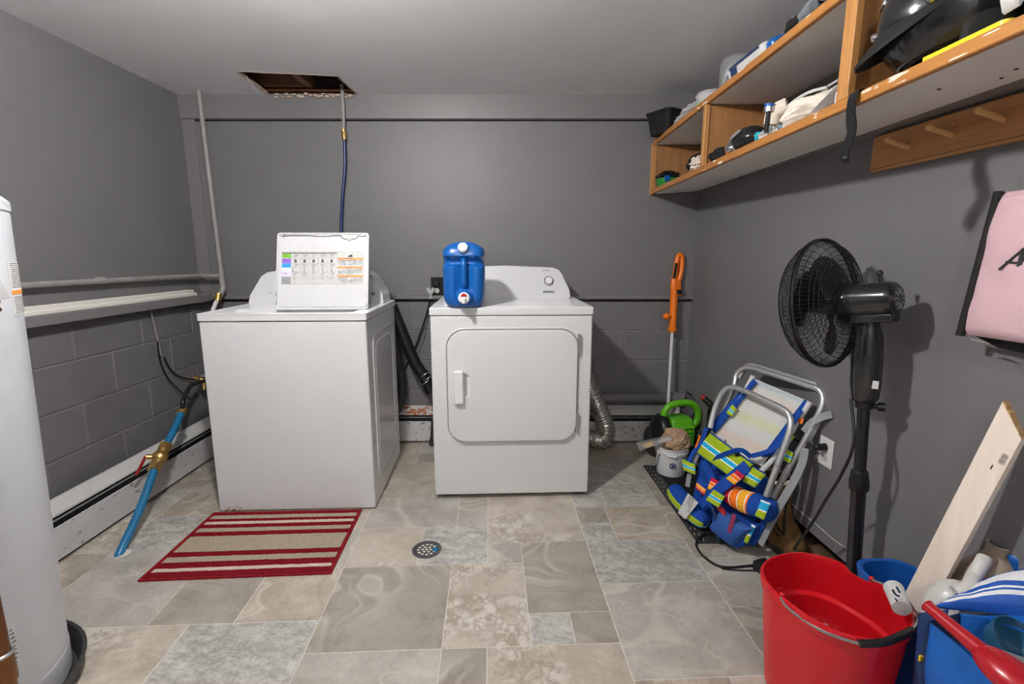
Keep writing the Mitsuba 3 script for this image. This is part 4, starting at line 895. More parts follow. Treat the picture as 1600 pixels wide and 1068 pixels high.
# helmet
k = thing('helmet', 'black open face helmet with visor lying on the lower shelf, strap hanging down', 'helmet')
HM = frame((.955, 1.150, LT + .128), (-.86, .42, -.28), (-.40, -.90, 0.0))        # x: forward, y: wearer's left..., z: crown
th, ph2 = np.meshgrid(np.linspace(0, math.pi, 33), np.linspace(0, 2 * math.pi, 65))
def dome(rx, ry, rz, zcut, seg=48, rr=14, t=.010):
    o, i_ = [], []
    rings = []
    for a in np.linspace(math.pi / 2 - .02, math.asin(zcut), rr):
        rings.append([(rx * math.cos(a) * math.cos(b), ry * math.cos(a) * math.sin(b), rz * math.sin(a)) for b in np.linspace(0, 2 * math.pi, seg, endpoint=False)])
    inner = [[(x * (1 - t / rx), y * (1 - t / ry), z * (1 - t / rz) if j else z) for x, y, z in r] for j, r in enumerate(rings[::-1])]
    return loft([np.array(r) for r in rings + inner])
obj('shell', xf(dome(.145, .120, .132, -.52), HM), GLOSSBLACK, k, smooth=40)
obj('liner', xf(dome(.134, .109, .120, -.58, t=.02), HM), MATTBLACK, k)
def arcband(rx, ry, z, a0, a1, n, ext, drop, th_=.004):
    a = np.radians(np.linspace(a0, a1, n)); top, bot = [], []
    inner = np.c_[rx * np.cos(a), ry * np.sin(a), np.full(n, z)]
    w = np.cos((a - a.mean()) / (a[-1] - a[0]) * math.pi) ** .7
    outer = inner + np.c_[ext * w, np.zeros(n), -drop * w]
    rows = [inner + A(0, 0, th_), outer + A(0, 0, th_), outer - A(0, 0, th_), inner - A(0, 0, th_)]
    return sweep_rows(rows)
def sweep_rows(rows):
    rings = [np.array([r[i] for r in rows]) for i in range(len(rows[0]))]
    return loft(rings)
obj('visor', xf(arcband(.138, .116, .012, -74, 74, 25, .058, .046), HM), GREYPL if False else MATTBLACK, k, label='matt visor peak')
for a in (-70, -8, 60):
    b = math.radians(a); q = A(.146 * math.cos(b), .121 * math.sin(b), .020)
    obj('snap', xf(lathe([(0, .008), (.006, .007), (.010, .002), (.010, -.004), (0, -.004)], 18), HM @ frame(q, (-math.sin(b), math.cos(b), 0), (0, 0, 1))), CHROME, k, label='round silver snap')
obj('vent', xf(rbox(-.022, .022, -.006, .006, -.003, .005, .003), HM @ frame((.118, -.015, .078), (0, 1, 0), (-.5, 0, .8))), STEEL, k)
obj('ear_pad', xf(lump((0, .10, -.085), (.045, .018, .055), 51, .15, 2, 3), HM), MATTBLACK, k)
s0 = A(.862, 1.268, LT + .007)
sp = [A(.93, 1.24, LT + .012), s0, A(SX - .006, 1.272, LT + .004), Px(1329, 178, SX - .012), Px(1331, 205, SX - .016), Px(1322, 232, SX - .014), Px(1319.5, 252, SX - .010)]
pp = spline(sp, 8)
strap = obj('chin_strap', sweep(pp, np.array([[-.0155, -.0014], [.0155, -.0014], [.0155, .0014], [-.0155, .0014]]), up=A(0, 0, 1)), BLACK, k, label='hanging black strap')
obj('strap_snap', xf(lathe([(0, .006), (.005, .006), (.009, .003), (.011, 0), (0, 0)], 18), frame(Px(1320, 248, SX - .013), (0, -1, 0), (0, 0, 1), (-1, 0, 0))), BLACK, strap)
k = thing('yellow_tray', 'yellow plastic tray edge under the helmet on the lower shelf', 'tray')
obj('tray', prism(Polygon([(.85, 1.08), (1.05, 1.10), (1.06, .93), (.85, .925)]).buffer(.012), .012, z0=LT + .001), YELLOW, k)
k = thing('teal_box', 'translucent teal plastic box at the right edge of the lower shelf', 'box')
tub(place((.975, .86, LT + .001), 90), .12, .20, .20, .92, TEAL, k)
k = thing('snack_bag', 'white printed plastic packet at the front edge right of the helmet', 'packet')
mm, uu = patch(Px(1566, 20, .845), Px(1592, 4, .845), Px(1605, -20, .87), Px(1565, -10, .87), 8, 8, .01, .012, .004, 5, nrm=(-1, 0, 0))
obj('packet', mm, LABEL, k)

# ================================================================== peg rail
k = thing('peg_rail', 'oak coat rail with turned wooden pegs on the right wall below the shelf', 'coat rail')
rl = [Pw(1366, 271, .0), Pw(1372, 218, .0)]
ya, za, zb = rl[0][1], (rl[0][2] + Pw(1600, 218)[2]) / 2, (rl[1][2] + Pw(1600, 141)[2]) / 2
yb = .62
RM = frame((wall_x(ya), ya, za), (wall_x(yb) - wall_x(ya), yb - ya, 0), (0, 0, 1))
Lr = math.hypot(yb - ya, wall_x(yb) - wall_x(ya))
sgn = 1 if (RM[:3, 2] @ A(-1, 0, 0)) > 0 else -1
obj('board', xf(bx(0, Lr, 0, zb - za, 0, .019 * sgn, .004), RM), OAK, k)
obj('groove', xf(bx(.004, Lr, .0075, .0095, .0187 * sgn, .0194 * sgn), RM), SOLEPLATE, k)
nx = RM[:3, 2] * sgn
for (bx_, by_), (tx_, ty_) in (((1419, 231), (1387, 223)), ((1487, 212.5), (1451, 201.5)), ((1568, 188), (1531, 176))):
    b = Pw(bx_, by_, .019)
    tip = b + nx * .066 + A(0, 0, .022)
    obj('peg', cat(rod(b - nx * .01, tip, .0075, 14, .0088), ball(tip, .0088, 2)), PEG, k)
bp = Pw(1568, 188, .019)
for i in (1, 2, 3):
    b = bp + RM[:3, 0] * .158 * i
    obj('peg', cat(rod(b - nx * .01, b + nx * .066 + A(0, 0, .022), .0075, 14, .0088), ball(b + nx * .066 + A(0, 0, .022), .0088, 2)), PEG, k)
obj('screw_head', xf(lathe([(0, .002), (.004, .0015), (.004, 0), (0, 0)], 12), frame(Pw(1489, 194, .0185), RM[:3, 0], (0, 0, 1))), BRASS, k)

# pink bag hanging from the rail
k = thing('pink_tote', 'pink tote bag with black piping and black lettering hanging on the right wall', 'bag')
c = [Pw(1568, 300, .05), Pw(1508, 522, .075), Pw(1660, 545, .10), Pw(1690, 285, .05)]
m_, u_ = patch(c[0], c[3], c[2], c[1], 26, 30, .022, .010, .010, 6, 9, nrm=(-1, 0, 0), edge=.35)
front = obj('front', m_, PINK, k, uv=u_)
rm = A(.030, 0, 0)
m_, u_ = patch(c[0] + rm, c[3] + rm, c[2] + rm, c[1] + rm, 12, 12, .004, .004, .003, 7, 9, nrm=(1, 0, 0))
obj('back', m_, PINK, k, uv=u_)
def bil(c, u, v, o=0.0):
    p = (c[0] * (1 - u) + c[3] * u) * (1 - v) + (c[1] * (1 - u) + c[2] * u) * v
    return p + nx * o
obj('piping', tube([bil(c, -.012, v, .010) for v in np.linspace(-.005, 1.01, 8)], .0095, 10, 4), MATTBLACK, k, label='black piping')
b1, b2 = bil(c, .05, 1.0, -.01), bil(c, 1, 1.0, -.01)
mm, uu = patch(b1, b2, b2 + A(.06, -.02, -.040), b1 + A(.050, -.02, -.028), 8, 4, .004, .006, .0, 1, nrm=(-.5, 0, -1))
obj('base', mm, MATTBLACK, k, label='black base')
mm, uu = patch(bil(c, .08, 1.01, .004) + A(0, 0, -.006), bil(c, .30, 1.01, .004) + A(0, 0, -.009), bil(c, .30, 1.01, 0) + A(.02, 0, -.022), bil(c, .16, 1.01, 0) + A(.02, 0, -.016), 4, 2, .0, .002, 0, 1, nrm=(-.5, 0, -1))
obj('base_tag', mm, SILVER, k)
def ink(pts, r=.0032):
    P = [Pw(x, y, .0) for x, y in pts]
    out = []
    for q in P:
        d = unit(q - ORG); base = c[0]; n_ = unit(np.cross(c[3] - c[0], c[1] - c[0])); out.append(q)
    return out
def on_bag(x, y):
    r = ray(x, y); n_ = unit(np.cross(c[3] - c[0], c[1] - c[0])); n_ = n_ if n_ @ A(-1, 0, 0) > 0 else -n_
    t = ((c[0] + n_ * .034 - ORG) @ n_) / (r @ n_); return ORG + r * t
letters = [[(1561, 421), (1575, 409), (1588, 398), (1600, 388)], [(1572, 409), (1592, 411)], [(1597, 392), (1590, 416)], [(1594, 414), (1604, 392), (1606, 414), (1618, 386)]]
obj('lettering', cat(*[tube([on_bag(x, y) for x, y in l], .0026, 8, 4) for l in letters]), INK, k, label='black handwritten lettering')
for u in (.30, .72):
    pass
hp = bp + RM[:3, 0] * .316
tp = hp + nx * .05 + A(0, 0, .02)
obj('handle', tube([bil(c, .55, 0.02, .01), bil(c, .57, 0, .01) * .5 + tp * .5 + A(-.01, .05, .01), tp + A(0, .01, .008), tp + A(0, -.02, .008), bil(c, .85, 0, .01) * .5 + tp * .5 + A(-.01, -.05, .01), bil(c, .9, .02, .01)], .007, 8, 8), MATTBLACK, k, label='black handle')

# outlet on the right wall
k = thing('wall_outlet', 'white outlet plate with a black plug on the right wall behind the beach chair', 'outlet')
oc = Pw(1292, 706, 0)
OM = frame(oc, (wall_x(0) - wall_x(1), -1, 0), (0, 0, 1)); osg = 1 if OM[:3, 2] @ A(-1, 0, 0) > 0 else -1
if osg < 0: OM[:3, 2] *= -1
def oo(n, m, mt, **kw):
    m = xf(m, OM)
    if np.linalg.det(OM[:3, :3]) < 0: m.invert()
    return obj(n, m, mt, k, **kw)
oo('plate', rbox(-.037, .037, -.055, .055, 0, .006, .003), WHITEPL)
oo('socket', prism(Point(0, -.020).buffer(.0165).intersection(sbox(-.02, -.034, .02, -.006)), .0025, z0=.006), YELLOW if False else MILKY, label='lower socket')
oo('socket', prism(Point(0, .020).buffer(.0165).intersection(sbox(-.02, .006, .02, .034)), .0025, z0=.006), MILKY)
oo('slots', cat(bx(-.008, -.006, -.024, -.014, .0083, .009), bx(.005, .007, -.024, -.014, .0083, .009)), INK)
k = thing('plug_cord', 'black plug and cord running left from the outlet behind the beach chair', 'cord')
pw0 = oc + A(-.0, 0, .020) + nx * .009
obj('plug', cat(rod(pw0, pw0 + nx * .028, .0155, 14, .012), ball(pw0 + nx * .030, .012, 2)), BLACK, k)
obj('cord', tube([pw0 + nx * .036, pw0 + nx * .05 + A(0, .07, -.004), pw0 + nx * .05 + A(0, .16, -.03), pw0 + nx * .04 + A(0, .28, -.10), pw0 + nx * .03 + A(0, .36, -.30), pw0 + nx * .03 + A(0, .36, -.47)], .0038, 8, 6), BLACK, k)

# ================================================================== corner: trimmer, pressure washer, pail, boot tray
k = thing('string_trimmer', 'orange handled garden trimmer with slim white shaft leaning in the back right corner', 'trimmer')
t0, t1 = Py(1043, 650, 2.975), Py(1050.5, 515, 3.015)
tv = unit(t1 - t0)
obj('shaft', rod(t0 - tv * (t0[2] / tv[2]) * 1.0 + A(0, 0, .005), t1, .0105, 14), WHITEPL, k)
t2 = Py(1053, 455, 3.03)
TM = frame(t1, (1, 0, 0), np.cross(t2 - t1, (1, 0, 0)) * -1)      # x: across, y: about towards the viewer, z: along
tl = np.linalg.norm(t2 - t1)
TM = np.eye(4); tz = unit(t2 - t1); txx = unit(A(1, .25, 0) - tz * (A(1, .25, 0) @ tz)); TM[:3, 0], TM[:3, 1], TM[:3, 2], TM[:3, 3] = txx, np.cross(tz, txx), tz, t1
S_ = np.linalg.norm(t2 - t1) / 60.0          # metres per photo pixel along the tool
def tt(n, m, mt, **kw): return obj(n, xf(m, TM), mt, k, **kw)
tt('grip_tube', cat(rod((0, 0, -.005), (.002, 0, tl), .021, 18, .023), lathe([(0, -.012), (.024, -.012), (.027, -.004), (.027, .012), (.021, .018), (0, .018)], 20)), ORANGE)
tt('side_knob', cat(rod((0, 0, tl * .36), (-.048, -.01, tl * .36), .012, 14), ball((-.052, -.01, tl * .36), .021, 2)), ORANGE)
hz = tl * .98
loop = [(-.006, 0, hz), (-.008, 0, hz + .05), (.0, 0, hz + .095), (.008, 0, hz + .155), (.016, 0, hz + .21), (.030, 0, hz + .228), (.044, 0, hz + .215), (.047, 0, hz + .15), (.040, 0, hz + .105), (.026, 0, hz + .06)]
tt('loop_handle', tube(loop, .0155, 12, 6), ORANGE)
tt('trigger_body', cat(rbox(-.016, .040, -.020, .020, hz - .01, hz + .075, .012), rbox(.004, .046, -.021, .021, hz - .02, hz + .02, .006)), ORANGE)
tt('battery_socket', rbox(.006, .044, -.024, -.012, hz - .014, hz + .016, .004), MATTBLACK, label='dark battery socket')
tt('grip_insert', tube([(-.012, -.012, hz + .085), (-.006, -.014, hz + .13), (.002, -.012, hz + .175)], .008, 10, 5), MATTBLACK, label='black grip insert')

k = thing('pressure_washer', 'lime green pressure washer with black wheels behind the white pail', 'pressure washer')
c = Pz(1060, 712, 0)
PM = place((c[0] - .01, c[1] + .02, 0), 8)
g = lambda n, m, mt, **kw: obj(n, xf(m, PM), mt, k, **kw)
g('body', cat(hull(np.vstack([rbox(-.075, .085, -.08, .09, .05, .20, .03).vertices, rbox(-.065, .075, -.055, .07, .2, .245, .02).vertices])), ), GREEN)
g('base', rbox(-.11, .11, -.10, .11, .02, .085, .02), MATTBLACK)
hp_ = [(-.085, -.03, .195), (-.108, -.03, .255), (-.085, -.03, .315), (-.03, -.03, .335), (.05, -.03, .335), (.10, -.03, .30), (.112, -.03, .245), (.085, -.03, .195), (.0, -.03, .175)]
g('handle', tube(hp_, .0205, 14, 6, True), GREEN, label='wide green carry handle')
for x in (-.148, .125): 
    wv = xf(lathe([(0, -.022), (.05, -.022), (.082, -.018), (.09, -.006), (.09, .006), (.082, .018), (.05, .022), (0, .022)], 30), frame((x, .02, .092), (0, 1, 0), (0, 0, 1)))
    g('wheel', wv, RUBBER)
g('side_cover', cat(ball((-.115, -.02, .155), 1, 3, (.058, .10, .118)), ball((-.085, -.075, .13), 1, 2, (.04, .03, .06))), BLACK)
for i in range(6):
    for j_x in range(4): pass
for i in range(6): g('vent_slot', bx(-.012, .062, -.0815, -.079, .075 + .017 * i, .082 + .017 * i), DKGREEN)
g('crest', rbox(-.055, .070, -.085, -.06, .188, .205, .008), GREEN)
g('hose_coil', cat(*[tube([(-.09 + .05 * math.cos(a), -.09 - .012 * q, .13 + .055 * math.sin(a)) for a in np.linspace(0, 2 * math.pi, 14)[:-1]], .008, 8, 2, True) for q in range(3)]), BLACK)
g('foot_bar', rod((-.20, -.03, .10), (-.13, -.03, .10), .012), BLACK)
k2 = thing('spray_gun', 'black spray gun with a red tip standing right of the green pressure washer', 'spray gun')
s0, s1 = Py(1100, 622, 2.70), Py(1120, 640, 2.66)
obj('barrel', cat(rod(s0, s1, .018, 14), rod(s1, Py(1116, 690, 2.66), .016, 14), rod(Py(1112, 640, 2.68), Py(1104, 720, 2.70), .022)), BLACK, k2)
obj('tip', rod(s0 + unit(s0 - s1) * .018, s0 - unit(s0 - s1) * .004, .016), REDPL, k2, label='red tip')
obj('lance', rod(Py(1073, 612, 2.93), Py(1081, 618, 2.9), .006), BLACK, k2)
obj('handle_foot', lathe([(0, 0), (.035, 0), (.03, .16), (0, .16)], 16, trimesh.transformations.translation_matrix(Py(1106, 705, 2.70) * A(1, 1, 0))), BLACK, k2)

# perforated boot tray: border with slots and fine holes
k = thing('boot_tray', 'black perforated rubber tray under the pail and the beach chair', 'tray')
a0, a1, a2 = Pz(1005, 728), Pz(1090, 849), Pz(1262, 850)
a3 = a0 + (a2 - a1) * A(.86, 1, 1)
trap = Polygon([(p[0], p[1]) for p in (a0, a1, a2, a3)])
inn = trap.buffer(-.055, join_style=2)
ms = trap
uA, uB = unit(a1 - a0), unit(a2 - a1)
cuts = []
Ls = np.linalg.norm(a1 - a0)
for i in range(int(Ls / .045)):
    p = a0 + uA * (.03 + .045 * i)
    for o in (.014, .034):
        q = p + uB * o; cuts.append(LineString([(q[0] - uA[0] * .012 + uB[0] * .004, q[1] - uA[1] * .012 + .004 * uB[1]), (q[0] + uA[0] * .012 - .004 * uB[0], q[1] + uA[1] * .012)]).buffer(.0035, quad_segs=2))
Lb = np.linalg.norm(a2 - a1)
for i in range(int(Lb / .045)):
    p = a1 + uB * (.03 + .045 * i)
    for o in (.014, .034):
        q = p - uA * o; cuts.append(LineString([(q[0] - uB[0] * .012, q[1] - uB[1] * .012), (q[0] + uB[0] * .012, q[1] + .006)]).buffer(.0035, quad_segs=2))
from shapely import union_all
border = trap.difference(inn).difference(union_all(cuts))
obj('border', prism(border, .005, z0=.0008), RUBBER, k, smooth=False, label='slotted border')
grid = []
ib = inn.bounds
for y in np.arange(ib[1], ib[3], .011): grid.append(LineString([(ib[0], y), (ib[2], y)]))
for x in np.arange(ib[0], ib[2], .011): grid.append(LineString([(x, ib[1]), (x, ib[3])]))
net = union_all([l.buffer(.0031, cap_style=2) for l in grid]).intersection(inn.buffer(.002))
stuff(obj('fine_mesh', prism(net, .0035, z0=.0008), MATTBLACK, k, smooth=False))

k = thing('pail', 'small white plastic pail with a round logo holding a paper bag and brush', 'pail')
pc = Pz(1049, 742) + A(.005, .03, .0065)
PT = trimesh.transformations.translation_matrix(pc)
pr = .086; phh = .155
obj('body', lathe([(0, 0), (pr * .86, 0), (pr * .88, .004), (pr * .985, phh - .03), (pr * 1.045, phh - .03), (pr * 1.045, phh - .018), (pr, phh - .016), (pr * 1.0, phh - .004), (pr * 1.04, phh), (pr * 1.0, phh + .003), (pr * .965, phh - .004), (pr * .84, .006), (0, .006)], 40, PT), WHITEPL, k)
va = math.atan2(-pc[1], -pc[0])
def pcyl(a, z, r): return pc + A(r * math.cos(va + a), r * math.sin(va + a), z)
lf = frame(pcyl(.12, .068, pr * .93), (-math.sin(va + .12), math.cos(va + .12), 0), (0, .0, 1)); 
obj('logo', xf(cat(prism(Point(0, 0).buffer(.0175).difference(Point(0, 0).buffer(.0125)), .003, z0=-.001), prism(Polygon([(-.006, -.008), (.004, -.008), (.009, .0), (.003, .009), (-.003, .006), (-.008, .004)]), .003, z0=-.001)), lf), NAVY, k, label='round navy logo')
obj('pull_tab', xf(rbox(-.024, .024, -.006, .006, -.004, .006, .004), frame(pcyl(.05, phh - .03, pr * 1.03), (-math.sin(va), math.cos(va), 0), (0, 0, 1))), WHITEPL, k)
for i in range(4): obj('side_print', xf(bx(-.004, .004, -.011, .011, -.001, .0025), frame(pcyl(-1.15 + .1 * i, .05 + .022 * i, pr * (.91 + .015 * i)), (-math.sin(va - 1.1), math.cos(va - 1.1), 0), (0, 0, 1))), NAVY, k)
k = thing('paper_bag', 'crumpled brown paper bag stuffed in the white pail', 'paper bag')
obj('bag', lump(pc + A(.018, .0, phh + .025), (.075, .070, .072), 61, .32, 2.2, 5), PAPERBAG, k, smooth=20)
k = thing('paint_brush', 'paint brush in a clear plastic sleeve sticking out over the pail rim', 'paint brush')
br0, br1 = Py(1000, 698, pc[1] - .04), Py(1052, 684, pc[1] - .03)
bv = unit(br1 - br0)
BM = frame(br0, bv, A(0, 1, .6))
obj('bristles', xf(hull(np.vstack([rbox(.028, .075, -.016, .016, -.006, .006, .005).vertices, ball((.02, 0, 0), .006, 1).vertices])), BM), mat('tan_bristle', (.62, .36, .10), .7), k, label='tan bristles')
obj('ferrule', xf(rbox(.073, .10, -.017, .017, -.007, .007, .004), BM), STEEL, k)
obj('handle', xf(tube([(.10, 0, 0), (.14, 0, 0), (.20, 0, .0), (.24, 0, .0)], .009, 10, 4), BM), WHITEPL, k)
ys = np.linspace(-.024, .024, 9); 
mm, uu = patch(*(br0 + bv * x + BM[:3, 1] * y + BM[:3, 2] * .010 for x, y in ((-.012, -.03), (.20, -.016), (.20, .016), (-.012, .03))), 18, 6, .003, .0008, .004, 4)
obj('sleeve', mm, CLEARSHEET, k, label='clear plastic sleeve')

# ================================================================== folded beach chair leaning on the right wall
k = thing('beach_chair', 'folded striped backpack beach chair with silver tube frame leaning on the right wall', 'beach chair')
CB0, CB1 = Pz(1052, 792, .035), Pz(1185, 857, .012)
CT0, CT1 = Px(1150, 577, 1.06), Px(1285, 612, 1.145)
cN = unit(np.cross(CB1 - CB0 + CT1 - CT0, CT0 - CB0 + CT1 - CB1)); cN = cN if cN @ A(-1, -1, .3) > 0 else -cN
CC = (CB0 + CB1 + CT0 + CT1) / 4
def ch(px, py, n=0.0):
    """The point of the chair's leaning plane, raised n metres towards its front, that is seen at this place of the photograph."""
    r = ray(px, py); t = ((CC + cN * n - ORG) @ cN) / (r @ cN); return ORG + r * t
def chs(pts, n): return [ch(x, y, n) for x, y in pts]
TR = .0125
outer = [(1108, 690), (1128, 645), (1146, 605), (1151, 585), (1163, 575), (1180, 576), (1225, 590), (1262, 602), (1279, 608), (1286, 622), (1280, 645), (1255, 692), (1230, 735), (1208, 778)]
obj('back_frame', tube(chs(outer, .0), TR, 12, 5), ALU, k, label='outer silver tube frame')
inner = [(1109, 668), (1116, 640), (1127, 615), (1140, 605), (1160, 609), (1195, 625), (1222, 638), (1234, 650), (1234, 672), (1221, 710), (1208, 745), (1197, 775)]
obj('seat_frame', tube(chs(inner, .055), TR, 12, 5), ALU, k, label='inner silver tube frame')
for x, y in ((1213, 727), (1236, 678)): obj('rivet', ball(ch(x, y, .066 if y > 700 else .02), .005, 1), STEEL, k)
obj('stretcher', tube(chs([(1177, 587), (1160, 617), (1140, 640)], .012), .011, 12, 3), WHITEPL, k)
obj('stretcher', tube(chs([(1266, 628), (1245, 660), (1216, 708), (1190, 735)], .012), .011, 12, 3), WHITEPL, k)
def flat(pts, n, wd, th, mt, name, **kw):
    p = spline(chs(pts, n), 5)
    return obj(name, sweep(p, np.array([[-wd / 2, -th / 2], [wd / 2, -th / 2], [wd / 2, th / 2], [-wd / 2, th / 2]]), up=cN), mt, k, **kw)
flat([(1256, 674), (1268, 660), (1285, 651), (1300, 647)], .010, .028, .004, ALUGREY, 'arm_plate', label='grey flat arm plate')
flat([(1258, 700), (1253, 724), (1239, 754), (1219, 788), (1203, 818), (1187, 850)], .006, .032, .004, ALUGREY, 'side_bar', label='flat grey side bar')
for x, y in ((1242, 741), (1232, 752)): obj('peg', ball(ch(x, y, -.005), .005, 1), WHITEPL, k)
def cp(name, px4, n, mt, bulge=.01, thick=.006, wr=.0, nu=18, nv=18, edge=.4, seed=0, **kw):
    """A padded panel from four photo places: bottom left, bottom right, top right, top left."""
    P = [ch(x, y, nn) for (x, y), nn in zip(px4, n if isinstance(n, (list, tuple)) else [n] * 4)]
    m, u = patch(*P, nu, nv, bulge, thick, wr, seed, 14, cN, edge)
    return obj(name, m, mt, k, uv=u, **kw)
cp('seat_fabric', [(1108, 690), (1190, 728), (1262, 626), (1178, 591)], [.004, .004, .004, .004], PANEL, -.012, .004, .004, seed=1, label='faded striped seat fabric')
cp('seat_back_cloth', [(1080, 796), (1172, 846), (1204, 748), (1096, 700)], .004, BLUECLOTH, .004, .005, .006, seed=21)
obj('back_frame', tube(chs([(1155, 590), (1168, 571), (1188, 573), (1235, 588), (1275, 600), (1290, 608), (1293, 624), (1283, 650), (1262, 688)], -.012), TR * .9, 12, 5), ALU, k)
# blue edge bands
cp('side_band', [(1106, 668), (1118, 676), (1182, 597), (1175, 590)], .016, BLUECLOTH, .004, .006)
cp('side_band', [(1189, 714), (1208, 712), (1268, 630), (1257, 624)], .016, BLUECLOTH, .004, .006)
cp('band_patch', [(1134, 645), (1142, 651), (1152, 638), (1145, 630)], .022, STR_GREEN, .002, .004)
cp('band_patch', [(1214, 692), (1228, 700), (1243, 680), (1231, 672)], .022, STR_GREEN, .002, .004)
cp('band_patch', [(1224, 720), (1234, 724), (1240, 706), (1230, 700)], .022, STR_GREEN, .002, .004)
cp('band_patch', [(1243, 658), (1253, 663), (1256, 654), (1246, 651)], .024, ORANGE, .002, .003)
# striped pouch across the middle
cp('pouch', [(1088, 708), (1146, 750), (1178, 724), (1110, 674)], [.06, .07, .035, .035], STR_GREEN, .028, .008, .004, 24, 18, seed=3, label='green and cyan striped pouch')
cp('pouch', [(1098, 722), (1150, 752), (1166, 728), (1104, 700)], [.01, .012, .01, .01], BLUECLOTH, .010, .01, .004, seed=13)
# straps
def strap(pts, n, wd, mt=BLUECLOTH, name='strap', th=.004, **kw):
    nn = n if isinstance(n, (list, tuple)) else [n] * len(pts)
    p = spline([ch(x, y, q) for (x, y), q in zip(pts, nn)], 7)
    sec = np.array([[-wd / 2, -th / 2], [wd / 2, -th / 2], [wd / 2, th / 2], [-wd / 2, th / 2]])
    return obj(name, sweep(p, sec, up=cN), mt, k, **kw)
strap([(1174, 714), (1158, 703), (1138, 707), (1120, 716), (1115, 732)], [.05, .085, .09, .085, .06], .020)
strap([(1175, 712), (1210, 700), (1232, 672), (1252, 640)], [.05, .05, .045, .04], .018)
strap([(1104, 668), (1096, 690), (1080, 712), (1074, 735)], [.03, .04, .05, .05], .022, BLUECLOTH)
strap([(1168, 727), (1140, 750), (1118, 770), (1106, 786)], [.075, .095, .10, .09], .048, BLUECLOTH, th=.008)
cp('strap_patch', [(1134, 747), (1147, 757), (1164, 744), (1152, 734)], [.108] * 4, STR_WARM2, .004, .004, label='red and orange patch')
cp('strap_patch', [(1102, 781), (1122, 793), (1133, 774), (1116, 763)], [.104, .108, .11, .105], STR_GREEN, .004, .004)
strap([(1098, 722), (1112, 745), (1110, 770), (1096, 790)], [.05, .07, .08, .07], .04, BLUECLOTH, th=.007)
cp('strap_patch', [(1105, 763), (1118, 768), (1124, 752), (1112, 745)], [.085] * 4, STR_WARM2, .004, .004)
cp('strap_patch', [(1086, 762), (1100, 774), (1106, 757), (1092, 746)], [.07] * 4, STR_WARM, .006, .004)
cp('strap_patch', [(1160, 752), (1178, 762), (1197, 740), (1178, 728)], [.07, .075, .07, .06], STR_GREEN, .010, .008)
strap([(1120, 790), (1130, 800), (1128, 815)], [.08, .09, .085], .022, STR_WARM2 if False else REDPL, name='red_ribbon')
obj('buckle', ball(ch(1152, 708, .06), 1, 2, (.010, .012, .018)), BLACK, k)
cp('care_tag', [(1122, 690), (1129, 693), (1133, 684), (1126, 682)], .02, LABEL, .001, .002, nu=4, nv=4)
# left side straps and hook
flat([(1094, 700), (1085, 720), (1078, 740), (1074, 760)], .03, .026, .004, ALUGREY, 'left_bar')
cp('left_flap', [(1068, 735), (1086, 742), (1086, 724), (1066, 715)], [.05] * 4, STR_GREEN, .012, .006, .005, seed=7)
strap([(1094, 680), (1089, 694), (1084, 706)], [.045] * 3, .010, ORANGE, name='orange_tab')
# bottom roll pockets
def roll(name, a, b, n0, r, mt, seg=26, sq_=1.0, **kw):
    p0, p1 = ch(*a, n0), ch(*b, n0); ax = unit(p1 - p0); e1 = unit(cN - ax * (cN @ ax)); e2 = np.cross(ax, e1)
    rings, uv = [], []
    ts = np.linspace(0, 1, 20)
    for t in ts:
        s = (1 - (abs(2 * t - 1)) ** 8 * .45); ang = np.linspace(0, 2 * math.pi, seg)
        rr = r * s * (1 + .05 * np.sin(9 * t + 3 * ang))
        rings.append(p0 * (1 - t) + p1 * t + rr[:, None] * (np.cos(ang)[:, None] * e1 * sq_ + np.sin(ang)[:, None] * e2))
        uv.append(np.c_[ang / (2 * math.pi), np.full(seg, t)])
    m = loft(rings); uv = np.vstack(uv + [[[.5, 0]], [[.5, 1]]])
    return obj(name, m, mt, k, uv=uv, **kw)
roll('pocket', (1137, 771), (1209, 801), .045, .046, STR_WARM, label='rolled pocket with red and orange stripes')
cp('pocket_end', [(1179, 805), (1193, 812), (1204, 786), (1189, 780)], [.088, .085, .085, .088], STR_EDGE, .003, .004, label='green and cyan edge stripes')
cp('mesh_pocket', [(1110, 823), (1148, 855), (1176, 826), (1128, 795)], [.05, .045, .07, .075], MESHBLUE, .035, .008, .006, 22, 18, seed=8, label='blue mesh pocket')
cp('mesh_pocket', [(1148, 855), (1166, 850), (1188, 818), (1172, 818)], [.045, .02, .03, .07], BLUECLOTH, .012, .008, .004, seed=18)
cp('mesh_stripe', [(1136, 830), (1142, 833), (1151, 805), (1144, 801)], [.098, .098, .104, .104], mat('dull_red_stripe', (.20, .02, .07), .8), .002, .002)
cp('pocket_end', [(1162, 846), (1168, 849), (1181, 822), (1172, 817)], [.06, .055, .06, .066], STR_EDGE, .003, .003)
cp('side_panel', [(1169, 852), (1180, 852), (1215, 784), (1205, 780)], [.01, .01, .02, .03], BLUECLOTH, .004, .006)
